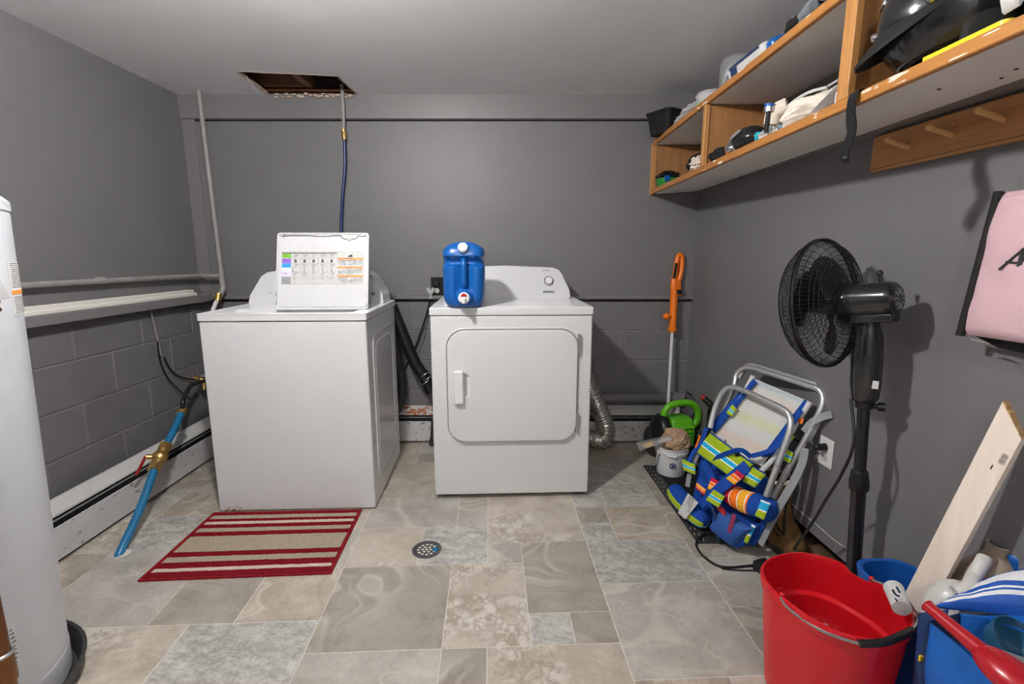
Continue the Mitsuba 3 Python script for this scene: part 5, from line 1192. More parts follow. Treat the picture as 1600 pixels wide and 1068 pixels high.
# left roll (pillow)
def band_roll(): pass
p_ = [(1052, 762), (1062, 778), (1080, 797), (1104, 818)]
pth = spline([ch(x, y, n) for (x, y), n in zip(p_, (.04, .05, .05, .045))], 8)
ang = np.linspace(0, 2 * math.pi, 29); rr = .042
rings, uvs = [], []
tang = np.gradient(pth, axis=0)
for i, (p, t) in enumerate(zip(pth, tang)):
    t = unit(t); e1 = unit(cN - t * (cN @ t)); e2 = np.cross(t, e1); f_ = i / (len(pth) - 1); s = 1 - abs(2 * f_ - 1) ** 6 * .5
    rings.append(p + rr * s * (np.cos(ang)[:, None] * e1 + np.sin(ang)[:, None] * e2)); uvs.append(np.c_[np.full(29, f_), (ang / (2 * math.pi) + .45) % 1.0])
m_ = loft(rings)
obj('pillow_roll', m_, STR_ROLL, k, uv=np.vstack(uvs + [[[.5, 0]], [[.5, 0]]]), label='blue rolled pillow with green stripe')
cp('wash_tag', [(1059, 801), (1071, 811), (1091, 785), (1075, 770)], [.10, .10, .098, .098], LABEL, .004, .0025, label='white wash care tag', nu=8, nv=8)
tgm = frame(ch(1077, 774, .1035), ch(1088, 783, .1) - ch(1077, 774, .1), ch(1077, 774, .1) - ch(1062, 800, .1))
obj('tag_print', text_strokes(tgm, 9, .036, .075, 21), GREYINK, k, smooth=False)
strap([(1112, 790), (1120, 815), (1122, 845)], [.09, .09, .06], .012, NAVYBAG, name='drawstring')

# boots behind the chair
k = thing('work_boot', 'tan suede boot standing behind the beach chair by the outlet', 'boot')
bo = Pz(1222, 838); bo = A(1.112, 1.905, .006)
rings = []
for z, a, b, dx, dy in ((.018, .046, .105, 0, -.03), (.05, .050, .11, 0, -.03), (.085, .050, .095, 0, -.012), (.12, .049, .07, 0, .012), (.17, .049, .060, 0, .02), (.22, .052, .062, 0, .02), (.255, .054, .064, 0, .02)):
    p = sq(a, b, 30, 2.6); rings.append(np.c_[p[:, 0] + dx, p[:, 1] + dy, np.full(30, z)])
rings += [np.c_[(rings[-1][:, :2] - A(0, .02)) * .88 + A(0, .02), np.full(30, .257)], np.c_[(rings[-1][:, :2] - A(0, .02)) * .8 + A(0, .02), np.full(30, .15)]]
BT = place(bo, 12) @ np.diag([1.08, 1.08, 1.1, 1])
obj('upper', xf(loft(rings), BT), SUEDE, k)
obj('sole', xf(prism(Polygon(sq(.050, .112, 30, 2.6) + A(0, -.03)), .022, z0=.0), BT), RUBBER, k)
obj('collar', xf(tube(np.c_[sq(.053, .063, 24, 2.6) + A(0, .02), np.full(24, .256)], .008, 8, 0, True), BT), CANVAS, k)
obj('lace', xf(tube([(-.05, -.02, .20), (-.056, -.06, .13), (-.05, -.10, .09), (-.03, -.075, .15), (.0, -.05, .20)], .0035, 7, 6), BT), MATTBLACK, k)
obj('stitching', xf(tube([(-.051, .05, .03), (-.054, .0, .10), (-.050, -.08, .07)], .0025, 6, 6), BT), MATTBLACK, k)

# ================================================================== pedestal fan
k = thing('pedestal_fan', 'black pedestal fan with wire cage turned to the corner on the right wall', 'fan')
FA = unit(A(-.51, .84, -.15)); FC = A(.985, 1.535, 1.053)
f1 = unit(np.cross(FA, (0, 0, 1))); f2 = np.cross(f1, FA)
FM = np.eye(4); FM[:3, 0], FM[:3, 1], FM[:3, 2], FM[:3, 3] = f1, -f2 if np.linalg.det(np.c_[f1, f2, FA]) < 0 else f2, FA, FC
if np.linalg.det(FM[:3, :3]) < 0: FM[:3, 0] *= -1
R = .198
def ff(n, m, mt, parent=None, **kw): return obj(n, xf(m, FM), mt, parent or k, **kw)
ca = np.linspace(0, 2 * math.pi, 73)[:-1]
def ring(r, z, w): return tube(np.c_[r * np.cos(ca), r * np.sin(ca), np.full(72, z)], w, 7, 0, True)
def wires(n, prof, w, ph_=0):
    ms = []
    for i in range(n):
        a = 2 * math.pi * i / n + ph_
        ms.append(tube([(r * math.cos(a), r * math.sin(a), z) for r, z in prof], w, 4, 0))
    return cat(*ms)
pf = [(.035, .082), (.08, .081), (.13, .072), (.165, .055), (.188, .028), (R - .003, .004)]
pr_ = [(.050, -.052), (.09, -.058), (.14, -.052), (.175, -.036), (R - .003, -.004)]
ff('rim', cat(ring(R, .004, .0042), ring(R, -.006, .0042)), BLACK, label='double wire rim')
ff('front_grille', cat(wires(90, pf, .0011), *[ring(r_, float(np.interp(r_, [q[0] for q in pf], [q[1] for q in pf])), .0011) for r_ in np.linspace(.055, .187, 10)]), BLACK)
ff('rear_grille', cat(wires(90, pr_, .0011, .02), ring(.052, -.052, .002), *[ring(r_, float(np.interp(r_, [q[0] for q in pr_], [q[1] for q in pr_])), .0011) for r_ in np.linspace(.07, .185, 9)]), BLACK)
ff('badge', lathe([(0, .088), (.034, .086), (.036, .080), (0, .078)], 30), BLACK)
ff('hub', lathe([(0, .05), (.03, .046), (.034, .03), (.034, -.03), (0, -.03)], 28), GLOSSBLACK)
for i in range(3):
    us, vs = np.linspace(0, 1, 12), np.linspace(-1, 1, 13); P, Q = [], []
    for u_ in us:
        r = .03 + .135 * u_
        hw_ = math.radians(18 + 26 * math.sin(min(1, u_ * 1.15) * math.pi * .72)) 
        for v_ in vs:
            a = 2 * math.pi * i / 3 + .9 + v_ * hw_ + .35 * u_
            edge = (1 - .18 * abs(v_) ** 3 * u_)
            P.append((r * edge * math.cos(a), r * edge * math.sin(a), .012 - v_ * (.030 - .008 * u_)))
    P = np.array(P); N_ = len(P); f = []
    for b in range(11):
        for c_ in range(12):
            i0 = b * 13 + c_; f += [[i0, i0 + 1, i0 + 14], [i0, i0 + 14, i0 + 13]]
    f = np.array(f); rimi = list(range(13)) + [13 * j + 12 for j in range(1, 12)] + [143 + j for j in range(11, -1, -1)] + [13 * j for j in range(10, 0, -1)]
    side = [[a, b, b + N_] for a, b in zip(rimi, rimi[1:] + rimi[:1])] + [[a, b + N_, a + N_] for a, b in zip(rimi, rimi[1:] + rimi[:1])]
    m = trimesh.Trimesh(np.vstack([P, P - A(0, 0, .0022)]), np.vstack([f, f[:, ::-1] + N_, side]), process=False)
    ff('blade', m, BLACK)
mo = ff('motor_housing', lathe([(0, -.052), (.050, -.052), (.053, -.058), (.053, -.07), (.051, -.074), (.051, -.168), (.046, -.186), (.036, -.194), (0, -.195)], 36), GLOSSBLACK)
ff('motor_foot', rbox(-.028, .028, -.066, -.038, -.185, -.075, .008) if FM[2, 1] > 0 else rbox(-.028, .028, .038, .066, -.185, -.075, .008), GLOSSBLACK, mo)
upv = 1 if FM[2, 1] > 0 else -1
ff('knob', cat(rod((0, upv * .05, -.15), (0, upv * .072, -.15), .005), ball((0, upv * .076, -.15), .0085, 2)), GLOSSBLACK, mo, label='oscillation knob')
ff('rear_vent', cat(*[bx(.014, .030, -.0015, .0015, -.197, -.192).apply_transform(trimesh.transformations.rotation_matrix(a, [0, 0, 1])) for a in np.arange(10) * math.pi / 5]), GREYPL, mo)
pole = FC - FA * .115
zt = pole[2]; pcx, pcy = pole[0] + .010, pole[1]
LEANF = trimesh.transformations.rotation_matrix(math.radians(-3.6), [0, 1, 0], [pcx, pcy, zt])
def plp(x, y, z): return trimesh.transformations.transform_points([[x, y, z]], LEANF)[0]
def pl(n, prof, mt, **kw): return obj(n, xf(lathe(prof, 28, trimesh.transformations.translation_matrix([pcx, pcy, 0])), LEANF), mt, k, **kw)
colr = [(z, r) for z, r in ((.765, .030), (.775, .036), (.82, .040), (.90, .0395), (.96, .037), (.985, .030), (1.0, .026), (zt - .045, .027))]
pl('column', [(0, .765)] + [(r, z) for z, r in colr] + [(0, zt - .045)], GLOSSBLACK, label='glossy control column')
obj('neck', tube([(pcx, pcy, .98), (pcx - .004, pcy + .006, zt - .05), tuple(FC - FA * .10 - A(0, 0, .045))], .022, 14, 4), BLACK, k)
obj('tilt_screw', ball(plp(pcx, pcy, zt - .062) + unit(A(-pcx, -pcy, 0)) * .027, .005, 1), CHROME, k)
cv = unit(A(-pcx, -pcy, 0)); rt0 = unit(np.cross(cv, (0, 0, 1))); rt0 = rt0 if rt0[0] > 0 else -rt0; cs_ = A(-cv[1], cv[0], 0)
obj('rating_sticker', xf(rbox(-.014, .014, -.012, .012, -.001, .0018, .0008), frame(plp(pcx, pcy, .825) + cv * .0385 + rt0 * .018 - cv * .004, np.cross((0, 0, 1), cv), (0, 0, 1))), LABEL, k, label='small white rating sticker')
obj('slot', xf(rbox(-.007, .007, -.0035, .0035, -.002, .003, .002), frame(plp(pcx, pcy, .905) + cv * .039, np.cross((0, 0, 1), cv), (0, 0, 1))), MATTBLACK, k)
pl('upper_pole', [(0, .52), (.0165, .52), (.0165, .77), (0, .77)], BLACK)
pl('column_collar', [(0, .742), (.023, .742), (.025, .75), (.025, .765), (0, .765)], BLACK)
rt = unit(np.cross(cv, (0, 0, 1)))
rt = rt if rt[0] > 0 else -rt
obj('side_knob', cat(rod(plp(pcx, pcy, .752), plp(pcx, pcy, .752) + rt * .036, .008), rod(plp(pcx, pcy, .752) + rt * .034, plp(pcx, pcy, .752) + rt * .052, .0135, 16)), BLACK, k)
pl('height_collar', [(0, .475), (.026, .475), (.0275, .482), (.0275, .50), (.025, .515), (.023, .535), (.018, .54), (0, .54)], BLACK, label='ribbed height collar')
pl('lower_pole', [(0, .03), (.0205, .03), (.0205, .48), (0, .48)], GLOSSBLACK)
pb = plp(pcx, pcy, .0)
obj('base', lathe([(0, 0.0005), (.106, .0005), (.11, .008), (.106, .016), (.08, .026), (.04, .034), (.03, .06), (0, .06)], 40, trimesh.transformations.translation_matrix([pb[0], pb[1], 0])), BLACK, k)
k = thing('fan_cord', 'black fan cord drooping from the column and looping over the floor tiles', 'cord')
cA = plp(pcx, pcy, .768) + cv * .01 - rt * .034
fc = [cA, Py(1334, 690, pcy - .05), Py(1316, 738, pcy - .02), Py(1292, 778, pcy + .06), Py(1264, 824, pcy + .16), Pz(1232, 866, .005), Pz(1205, 878, .005), Pz(1165, 884, .005), Pz(1128, 885, .005), Pz(1102, 871, .005), Pz(1088, 852, .008), Pz(1094, 838, .013), Pz(1112, 833, .013), Pz(1150, 842, .013)]
obj('cord', tube(fc, .0047, 8, 8), BLACK, k)
obj('thin_cord', tube([Pz(1128, 888, .004), Pz(1150, 890, .004), Pz(1185, 891, .004)], .0025, 7, 6), BLACK, k)
k = thing('power_adapter', 'small black power adapter block on the tiles left of the red bucket', 'adapter')
ad = Pz(1187, 896)
obj('block', xf(rbox(-.03, .03, -.022, .022, .0005, .038, .005), place((ad[0] + .02, ad[1] + .02, 0), 20)), BLACK, k)

# ================================================================== water heater, left edge
k = thing('water_heater', 'tall pale grey water heater tank with warning labels at the left edge', 'water heater')
az = math.radians(-53.5); WC = A(1.85 * math.sin(az), 1.85 * math.cos(az), 0); WR = .245
WT0 = trimesh.transformations.translation_matrix(WC)
LEAN = .026          # the tank leans a little to the right
wdir = unit(WC); wrt = A(wdir[1], -wdir[0], 0)
wrt = wrt if wrt[0] > 0 else -wrt
WT_ = WT0.copy(); WT_[:3, 2] = unit(A(0, 0, 1) + wrt * LEAN); WT_[:3, 0] = unit(A(1, 0, 0) - WT_[:3, 2] * WT_[0, 2]); WT_[:3, 1] = np.cross(WT_[:3, 2], WT_[:3, 0])
TANK = mat('pale_grey_tank_paint', (0.45, 0.462, 0.49), 0.32)
obj('tank', lathe([(0, .03), (WR - .004, .03), (WR, .036), (WR, 1.318), (0, 1.318)], 72, WT_), TANK, k)
obj('top_cap', lathe([(WR + .002, 1.316), (WR + .0025, 1.322), (WR + .0025, 1.340), (WR - .01, 1.352), (.1, 1.362), (0, 1.362)], 72, WT_), TANK, k, label='tank top cap')
obj('bottom_ring', lathe([(WR + .0015, .03), (WR + .002, .034), (WR + .002, .10), (WR, .104)], 72, WT_), TANK, k)
def pcy(px, py, r):
    d = ray(px, py); o = ORG - WC - wrt * LEAN * (1.12 if py < 700 else .55); a = d[0] ** 2 + d[1] ** 2; b = o[0] * d[0] + o[1] * d[1]; c_ = o[0] ** 2 + o[1] ** 2 - r * r
    t = (-b - math.sqrt(max(b * b - a * c_, 0))) / a; q = o + d * t; return math.degrees(math.atan2(q[1], q[0])), q[2]
def cyl_bar(a0, a1, z0, z1, r, th_=.0008, n=10):
    a = np.radians(np.linspace(a0, a1, n)); P = [(r * math.cos(t), r * math.sin(t)) for t in a] + [((r + th_) * math.cos(t), (r + th_) * math.sin(t)) for t in a[::-1]]
    return prism(Polygon(P), z1 - z0, WT_, z0)
aR, zT = pcy(29, 405, WR); aL, _ = pcy(9, 406, WR); _, zBm = pcy(36, 486, WR)
lab = obj('warning_label', cyl_bar(aL, aR, zBm, zT, WR + .0003), LABEL, k, label='white printed warning label')
obj('orange_bar', cyl_bar(aL, aR, zBm + .40 * (zT - zBm), zBm + .47 * (zT - zBm), WR + .0012), OR, lab, label='orange bar')
pr2 = []
r_ = random.Random(5)
for i in range(26):
    z = zBm + (zT - zBm) * (.04 + .037 * i)
    if .37 < (z - zBm) / (zT - zBm) < .49: continue
    a = aL + (aR - aL) * .08
    while a < aL + (aR - aL) * .92:
        w_ = (aR - aL) * r_.uniform(.04, .16); pr2.append(cyl_bar(a, min(a + w_, aL + (aR - aL) * .94), z, z + (zT - zBm) * .012, WR + .0012, .0004, 4)); a += w_ + (aR - aL) * .03
stuff(obj('label_print', cat(*pr2), GREYINK, lab, smooth=False))
aR2, z2 = pcy(27, 969, WR); aL2, _ = pcy(17, 975, WR); _, z3 = pcy(35, 1033, WR)
lab = obj('rating_label', cyl_bar(aL2, aR2, z3, z2, WR + .0003), LABEL, k, label='small white rating label')
obj('label_print', cat(*[cyl_bar(aL2 + (aR2 - aL2) * .15, aL2 + (aR2 - aL2) * r_.uniform(.5, .9), z3 + (z2 - z3) * (.08 + .1 * i), z3 + (z2 - z3) * (.11 + .1 * i), WR + .0012, .0004, 4) for i in range(9)]), GREYINK, lab, smooth=False)
an, zn = pcy(17.5, 319, WR); an = math.radians(an - 4)
nv_ = A(math.cos(an), math.sin(an), 0)
obj('screw', cat(rod(WC + A(0, 0, 1.33) + nv_ * (WR - .01), WC + A(0, 0, 1.33) + nv_ * (WR + .016), .0055, 12)), STEEL, k)
# relief valve and copper discharge pipe
vz = 1.118
PX, PY = 1.5 * math.sin(math.radians(-50.2)), 1.5 * math.cos(math.radians(-50.2))
vp = A(1.52 * math.sin(math.radians(-46.75)), 1.52 * math.cos(math.radians(-46.75)), vz + .012)
vd = unit((WC - vp) * A(1, 1, 0))
k2 = thing('relief_valve', 'relief valve with steel lever on the water heater at the left edge', 'valve')
obj('stub', rod(vp, vp + vd * (np.linalg.norm((WC - vp)[:2]) - WR + .01), .014), COPPER, k2)
obj('body', cat(ball(vp, .016, 2), rod(vp + A(0, 0, -.03), vp, .013)), COPPER, k2)
obj('cap', cat(rod(vp + A(0, 0, .0), vp + A(0, 0, .020), .014, 16), ball(vp + A(0, 0, .020), .014, 2)), WHITEPL, k2, label='white valve cap')
lv0 = vp + A(.008, -.010, .018)
lvr = unit(np.cross(unit(vp - ORG), (0, 0, 1)))
obj('lever', cat(xf(rbox(-.004, .040, -.0065, .0065, -.0012, .0012, .001), frame(lv0 + lvr * .014, unit(lvr * .25 - A(0, 0, 1)), lvr)), xf(rbox(-.004, .020, -.005, .005, -.0012, .0012, .001), frame(lv0, unit(lvr * 1.0 + A(0, 0, -.15)), A(0, 0, 1)))), SILVER, k2, label='steel lever')
k3 = thing('copper_pipe', 'vertical copper discharge pipe with a soldered coupling at the left edge', 'pipe')
obj('pipe', tube([vp + A(0, 0, -.03), (vp + A(PX, PY, vz - .06)) / 2 + A(0, 0, -.035), A(PX, PY, vz - .13), A(PX, PY, .80), A(PX, PY, .5), A(PX, PY, .12)], .0205, 18, 5), COPPER, k3)
obj('coupling', lathe([(.0205, -.035), (.0245, -.033), (.0245, .033), (.0205, .035)], 24, trimesh.transformations.translation_matrix(Py(12, 1023, PY) * A(0, 0, 1) + A(PX, PY, -.035))), COPPER, k3)
obj('solder_ring', lathe([(.0215, .0), (.0262, .002), (.0262, .007), (.0215, .009)], 24, trimesh.transformations.translation_matrix(Py(12, 1023, PY) * A(0, 0, 1) + A(PX, PY, -.003))), STEEL, k3, label='bright solder ring')
k4 = thing('drain_pan', 'black round drain pan on the tiles under the water heater', 'pan')
obj('pan', lathe([(0, .001), (.262, .001), (.280, .055), (.286, .062), (.284, .066), (.276, .062), (.258, .006), (0, .006)], 72, WT0), RUBBER, k4)
obj('drain_hole', xf(lathe([(0, .002), (.014, .002), (.014, 0), (0, 0)], 20), frame(WC + A(math.cos(-.55), math.sin(-.55), 0) * .2735 + A(0, 0, .035), (0, .3, 1), A(.5, .85, 0))), GREYPL, k4)

# ================================================================== red mop bucket
k = thing('mop_bucket', 'red oval mop bucket with a wire handle standing on the tiles front right', 'bucket')
BC = A(.847, 1.160, .004); BHt = .325
bu = unit(A(.371, -.928, 0)); bw = A(-bu[1], bu[0], 0)
if bw[1] < 0: bw = -bw
BKM = np.eye(4); BKM[:3, 0], BKM[:3, 1], BKM[:3, 3] = bu, bw, BC
if np.linalg.det(BKM[:3, :3]) < 0: BKM[:3, 1] *= -1
NB = 96
def oval(a, b, z, notch=0.0, o=0.0, e=2.35, drop=0.0):
    t = np.linspace(0, 2 * math.pi, NB, endpoint=False); c_, s_ = np.cos(t), np.sin(t)
    x, y = (a + o) * np.sign(c_) * np.abs(c_) ** (2 / e), (b + o) * np.sign(s_) * np.abs(s_) ** (2 / e)
    g_ = np.exp(-((x + .02) / .038) ** 4)
    y = y - np.sign(y) * notch * g_
    return np.c_[x, y, z - drop * g_]
RA, RB = .1655, .149
w_out = [oval(RA * .80, RB * .80, 0.0), oval(RA * .815, RB * .815, .006), oval(RA * .95, RB * .95, BHt * .72, .004), oval(RA * .962, RB * .962, BHt - .036, .008), oval(RA * .965, RB * .965, BHt - .034, .008, .006), oval(RA * .985, RB * .985, BHt - .006, .014, .007, 2.35, .008), oval(RA * .985, RB * .985, BHt, .014, .004, 2.35, .010), oval(RA * .985, RB * .985, BHt, .014, -.001, 2.35, .010),
         oval(RA * .955, RB * .955, BHt - .02, .008, -.002), oval(RA * .93, RB * .93, BHt * .66, .004, -.003), oval(RA * .90, RB * .90, BHt * .64, .0, -.012), oval(RA * .80, RB * .80, .012, 0, -.004)]
obj('shell', xf(loft(w_out), BKM), RED, k, smooth=40)
def rimp(px, py, dz=.0): return Pz(px, py, BC[2] + BHt + dz)
bail = [rimp(1218, 930, -.012), rimp(1232, 950, -.016), rimp(1284, 985, -.014), rimp(1345, 1006, -.004)]
obj('bail_wire', tube(bail, .0034, 8, 6), STEEL, k, label='steel bail wire')
obj('bail_wire', tube([rimp(1424, 984, .004), rimp(1434, 966, .006), rimp(1426, 948, .004), rimp(1400, 921, .004), rimp(1362, 905, .0)], .0034, 8, 6), STEEL, k, label='steel bail wire')
obj('grip', tube([rimp(1343, 1005, .0), rimp(1384, 1002, .006), rimp(1426, 984, .004)], .0088, 12, 5), BLACK, k, label='black handle grip')
for px, py in ((1222, 929), (1362, 904)): obj('bail_lug', ball(rimp(px, py, -.014), .0075, 2), RED, k)
wg = xf(cat(prism(Polygon(oval(.062, .05, 0)[:, :2]).difference(Polygon(oval(.048, .038, 0)[:, :2])), .008), *[bx(-.060, .060, y - .004, y + .004, 0, .008) for y in (-.022, .0, .022)], *[bx(x - .004, x + .004, -.048, .048, -.001, .007) for x in (-.03, .0, .03)]), trimesh.transformations.translation_matrix(Pz(1298, 968, .135)) @ trimesh.transformations.rotation_matrix(.15, [1, 0, 0]))
obj('wringer_grate', wg, GREYPL, k, label='grey slotted grate inside')
obj('side_rib', xf(rbox(-RA * .93 - .004, -RA * .93 + .01, -.016, .016, .14, .23, .004), BKM), RED, k)

# ================================================================== blue bin with bottles, board, bags
k = thing('blue_bin', 'blue plastic bin between the red bucket and the right wall holding a board', 'bin')
bcx, bcy = 1.100, 1.152
def bring(s, z, o=0.0): 
    c_ = np.array(rrect(bcx - .082 * s - o, bcx + .082 * s + o, bcy - .183 * s - o, bcy + .183 * s + o, .06, 7).exterior.coords)[:-1]; return np.c_[c_, np.full(len(c_), z)]
obj('shell', loft([bring(.86, .004), bring(.97, .27), bring(.98, .272, .006), bring(1.0, .300, .007), bring(1.0, .304, .002), bring(.99, .30, -.003), bring(.95, .22, -.004), bring(.86, .010, -.006)]), BINBLUE, k, smooth=40)
k = thing('paper_cup', 'white printed paper cup lying in the blue bin behind the bucket', 'cup')
r0, r1 = Py(1396, 918, 1.115), Py(1409, 950, 1.05)
obj('body', rod(r0, r1, .022, 22, .020), LABEL, k)
obj('print', cat(*[tube([Py(x, y, 1.055) for x, y in l], .0022, 6, 3) for l in ([(1395, 921), (1399, 928), (1405, 931)], [(1401, 917), (1406, 925)], [(1399, 935), (1406, 941), (1410, 938)])]), NAVY, k, label='dark blue print')

k = thing('wood_board', 'whitewashed wooden board standing in the blue bin and leaning on the right wall', 'board')
q0 = Px(1567, 626, 1.125); q1 = Px(1411, 932, 1.065)
Lv = unit(q1 - q0); vdir = unit(q0 + (q1 - q0) * .4 - ORG)
wv_ = unit(np.cross(Lv, vdir)); wv_ = wv_ if wv_[0] > 0 else -wv_
nf = unit(np.cross(Lv, wv_)); nf = nf if nf @ vdir < 0 else -nf
ta = math.radians(-24); wv_, nf = unit(wv_ * math.cos(ta) - nf * math.sin(ta)), unit(nf * math.cos(ta) + wv_ * math.sin(ta))
ta = math.radians(0)
WBM = np.eye(4); WBM[:3, 0], WBM[:3, 1], WBM[:3, 2], WBM[:3, 3] = Lv, wv_, np.cross(Lv, wv_), q0
sg = 1 if WBM[:3, 2] @ nf > 0 else -1
bwid, mitre = .060, .062
Lb_ = (q0[2] - .035) / -Lv[2]
zf, zb_ = 0, -.020 * sg
obj('plank', xf(prism(Polygon([(.003, 0), (mitre + .003, bwid), (Lb_, bwid), (Lb_, 0)]), .020, z0=min(zf, zb_)), WBM), BOARDW, k)
endpts = [(0, 0)] + [(mitre * t - .004 + .006 * rng.random(), bwid * t) for t in np.linspace(.12, .9, 8)] + [(mitre, bwid)]
obj('sawn_end', xf(prism(Polygon(endpts + [(mitre + .005, bwid), (.005, 0)]), .0196, z0=min(zf, zb_) + .0002), WBM), BOARDE, k, label='rough raw sawn end')
bars = [bx(.112 + .0024 * i, .112 + .0024 * i + rng.choice((.0009, .0016)), bwid * .72, bwid * .92, sg * .0001, sg * .0006) for i in range(11)] + [bx(.148, .16, bwid * .60, bwid * .64, sg * .0001, sg * .0006)]
obj('barcode', xf(cat(*bars), WBM), INK, k)

def jug(name, label, c, s, mt, ang, handle=True, tilt=(0, 0)):
    kk = thing(name, label, 'jug')
    M = place(c, ang) @ trimesh.transformations.rotation_matrix(math.radians(tilt[0]), [1, 0, 0]) @ trimesh.transformations.rotation_matrix(math.radians(tilt[1]), [0, 1, 0]) @ np.diag([s, s, s, 1])
    rg = []
    for z, a in ((0, .062), (.006, .070), (.12, .072), (.15, .069), (.175, .058), (.20, .040), (.212, .030), (.222, .027), (.245, .027)):
        p = sq(a, a, 40, 3.2 if z < .17 else 2.2); rg.append(np.c_[p[:, 0] - max(0, (z - .15)) * .25, p[:, 1], np.full(40, z)])
    rg += [rg[-1] * A(.86, .86, 1) - A(.002, 0, 0), rg[-2] * A(.85, .85, 1)]
    obj('body', xf(loft(rg), M), mt, kk)
    obj('rim', xf(tube(np.c_[.0275 * np.cos(ca) - .024, .0275 * np.sin(ca), np.full(72, .243)], .0035, 7, 0, True), M), mt, kk)
    obj('handle', xf(tube([(-.01, 0, .205), (.045, 0, .205), (.078, 0, .175), (.080, 0, .12), (.068, 0, .085)], .0165, 14, 6), M), mt, kk)
    return kk
k = jug('plastic_jug', 'smoky brown plastic jug with open neck behind the milky jug by the wall', Py(1530, 925, 1.105) * A(1, 1, 0) + A(.02, 0, .26), .95, SMOKE, 200)
kk = thing('milk_jug', 'milky white plastic jug with a thick slanted handle beside the leaning board', 'jug')
jc = Py(1492, 930, 1.04)
obj('body', lump(jc + A(0, .0, -.05), (.062, .055, .085), 71, .06, 1.5, 4), MILKY, kk)
obj('handle', tube([Py(1493, 925, 1.0), Py(1512, 917, 1.0), Py(1522, 900, 1.02), Py(1533, 882, 1.03), Py(1538, 872, 1.04)], .0145, 14, 6), MILKY, kk)

# bags
k = thing('striped_bag', 'blue bag with broad white stripes lying over the bin at the right edge', 'bag')
P = [Py(1462, 948, .99), Py(1640, 962, .90), Py(1640, 880, .96), Py(1536, 918, 1.02)]
m_, u_ = patch(*P, 30, 20, .03, .008, .010, 31, 12, nrm=(-.4, -.8, .4), edge=.5)
obj('panel', m_, BAGSTRIPE, k, uv=u_)
P = [Py(1545, 922, 1.03), Py(1640, 930, .99), Py(1640, 885, 1.02), Py(1562, 900, 1.06)]
m_, u_ = patch(*P, 16, 12, .03, .008, .008, 32, 12, nrm=(-.4, -.8, .4))
obj('fold', m_, BINBLUE, k)
k = thing('blue_cloth', 'dark blue cloth corner hanging at the right edge above the striped bag', 'cloth')
P = [Py(1592, 908, 1.06), Py(1640, 915, 1.03), Py(1640, 862, 1.04), Py(1573, 868, 1.08)]
m_, u_ = patch(*P, 10, 10, .008, .006, .004, 33, 12, nrm=(-.4, -.8, .2))
obj('corner', m_, BINBLUE, k)
k = thing('shopping_bag', 'bright blue shopping bag standing open at the lower right corner', 'bag')
fa, fb, fc_, fd = Py(1452, 972, .945), Py(1600, 1085, .80), Py(1655, 975, .89), Py(1500, 958, .955)
fb = A(fb[0], fb[1], fb[2])
down = lambda p, x=0, y=0: A(p[0] + x, p[1] + y, .012)
m_, u_ = patch(down(fa, .03, .0), down(fb, -.02, .02), fb, fa, 30, 26, .018, .005, .016, 41, 9, nrm=(-.6, -.8, .1), edge=.5)
obj('front_panel', m_, BLUEBAG, k)
m_, u_ = patch(down(fd, .02, -.05), down(fa, .03, .0), fa, fd, 14, 20, .008, .005, .010, 42, 9, nrm=(-1, .2, 0))
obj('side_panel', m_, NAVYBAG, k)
m_, u_ = patch(down(fd, .02, -.05), down(fc_, -.02, -.02), fc_, fd, 24, 18, .010, .005, .012, 43, 9, nrm=(-.5, -.8, 0))
obj('back_panel', m_, BLUEBAG, k)
m_, u_ = patch(Py(1556, 972, .915), Py(1650, 1002, .86), Py(1650, 964, .90), Py(1512, 963, .985), 20, 10, .010, .005, .006, 44, 9, nrm=(-.4, -.7, .6))
obj('fold_over', m_, BLUEBAG, k)
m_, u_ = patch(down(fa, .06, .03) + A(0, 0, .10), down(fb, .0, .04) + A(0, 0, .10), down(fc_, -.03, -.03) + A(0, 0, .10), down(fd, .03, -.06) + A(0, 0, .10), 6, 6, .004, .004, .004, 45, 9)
obj('bottom', m_, NAVYBAG, k)
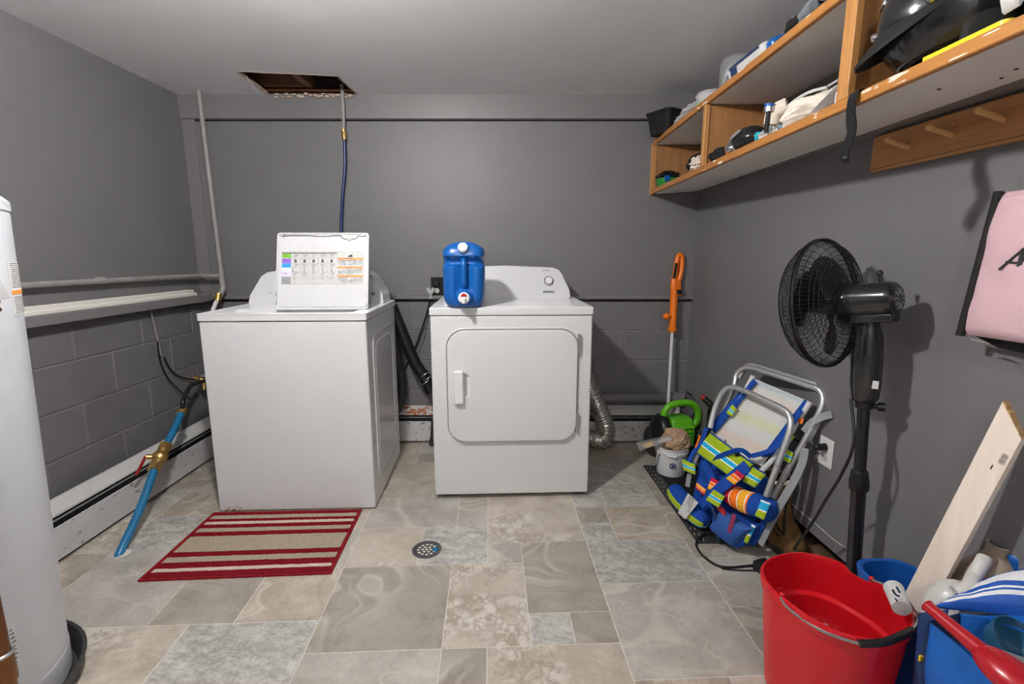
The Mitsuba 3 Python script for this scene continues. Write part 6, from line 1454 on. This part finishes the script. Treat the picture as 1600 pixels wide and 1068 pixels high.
obj('lanyard_tag', xf(rbox(-.003, .003, -.008, .008, -.011, .011, .003), frame(Py(1443, 1028, .965) , (0, 1, 0), (0, 0, 1))), YELLOW, k, label='small yellow tab')
k = thing('blue_liner_bag', 'dark navy bag slumped between red bucket and bright blue bag', 'bag')
P = [A(.945, .985, .012), A(.955, .955, .012), Py(1482, 952, .955), Py(1436, 958, .985)]
m_, u_ = patch(*P, 14, 20, .014, .006, .010, 46, 9, nrm=(-1, -.5, 0))
obj('panel', m_, mat('dark_blue_bag', (0.006, 0.03, 0.115), 0.6), k)
k = thing('red_scoop', 'red plastic scoop with a tube handle lying across the open blue bag', 'scoop')
h0, h1, h2 = Py(1449, 946, .93), Py(1528, 1012, .83), Py(1600, 1072, .78)
hv_ = unit(h1 - h0)
obj('handle', sweep(np.array([h0, h0 * .75 + h1 * .25, h0 * .4 + h1 * .6, h1, h1 + hv_ * .03]), circ(1, 20), scale=[.0118, .0122, .0132, .016, .02], cap=False), REDPL, k)
obj('handle_lip', tube(h0 + .0110 * (np.cos(ca)[::3, None] * unit(np.cross(hv_, (0, 0, 1))) + np.sin(ca)[::3, None] * unit(np.cross(hv_, np.cross(hv_, (0, 0, 1))))), .0022, 7, 0, True), REDPL, k)
SM = frame(h1 + hv_ * .058, hv_, A(0, 0, 1))
obj('bowl', xf(ball((0, 0, 0), 1, 4, (.062, .028, .038)), SM), REDPL, k, label='rounded red scoop bowl')
k = thing('blue_bowl', 'translucent blue plastic bowl inside the open blue bag', 'bowl')
cb_ = Py(1584, 1004, .87)
obj('shell', xf(loft([np.c_[sq(.048 * s, .048 * s, 32, 2), np.full(32, z)] for s, z in ((.05, -.042), (.5, -.04), (.85, -.02), (1, .012), (.96, .012), (.82, -.017), (.46, -.036), (.05, -.038))]), trimesh.transformations.translation_matrix(cb_) @ trimesh.transformations.rotation_matrix(.7, [1, .2, 0])), TEAL, k)
obj('paper', xf(rbox(-.045, .05, -.012, .012, -.001, .001, .0008), frame(cb_ + A(-.015, -.045, -.01), (1, -.3, -.22), (0, .4, 1))), GREYPL, k)
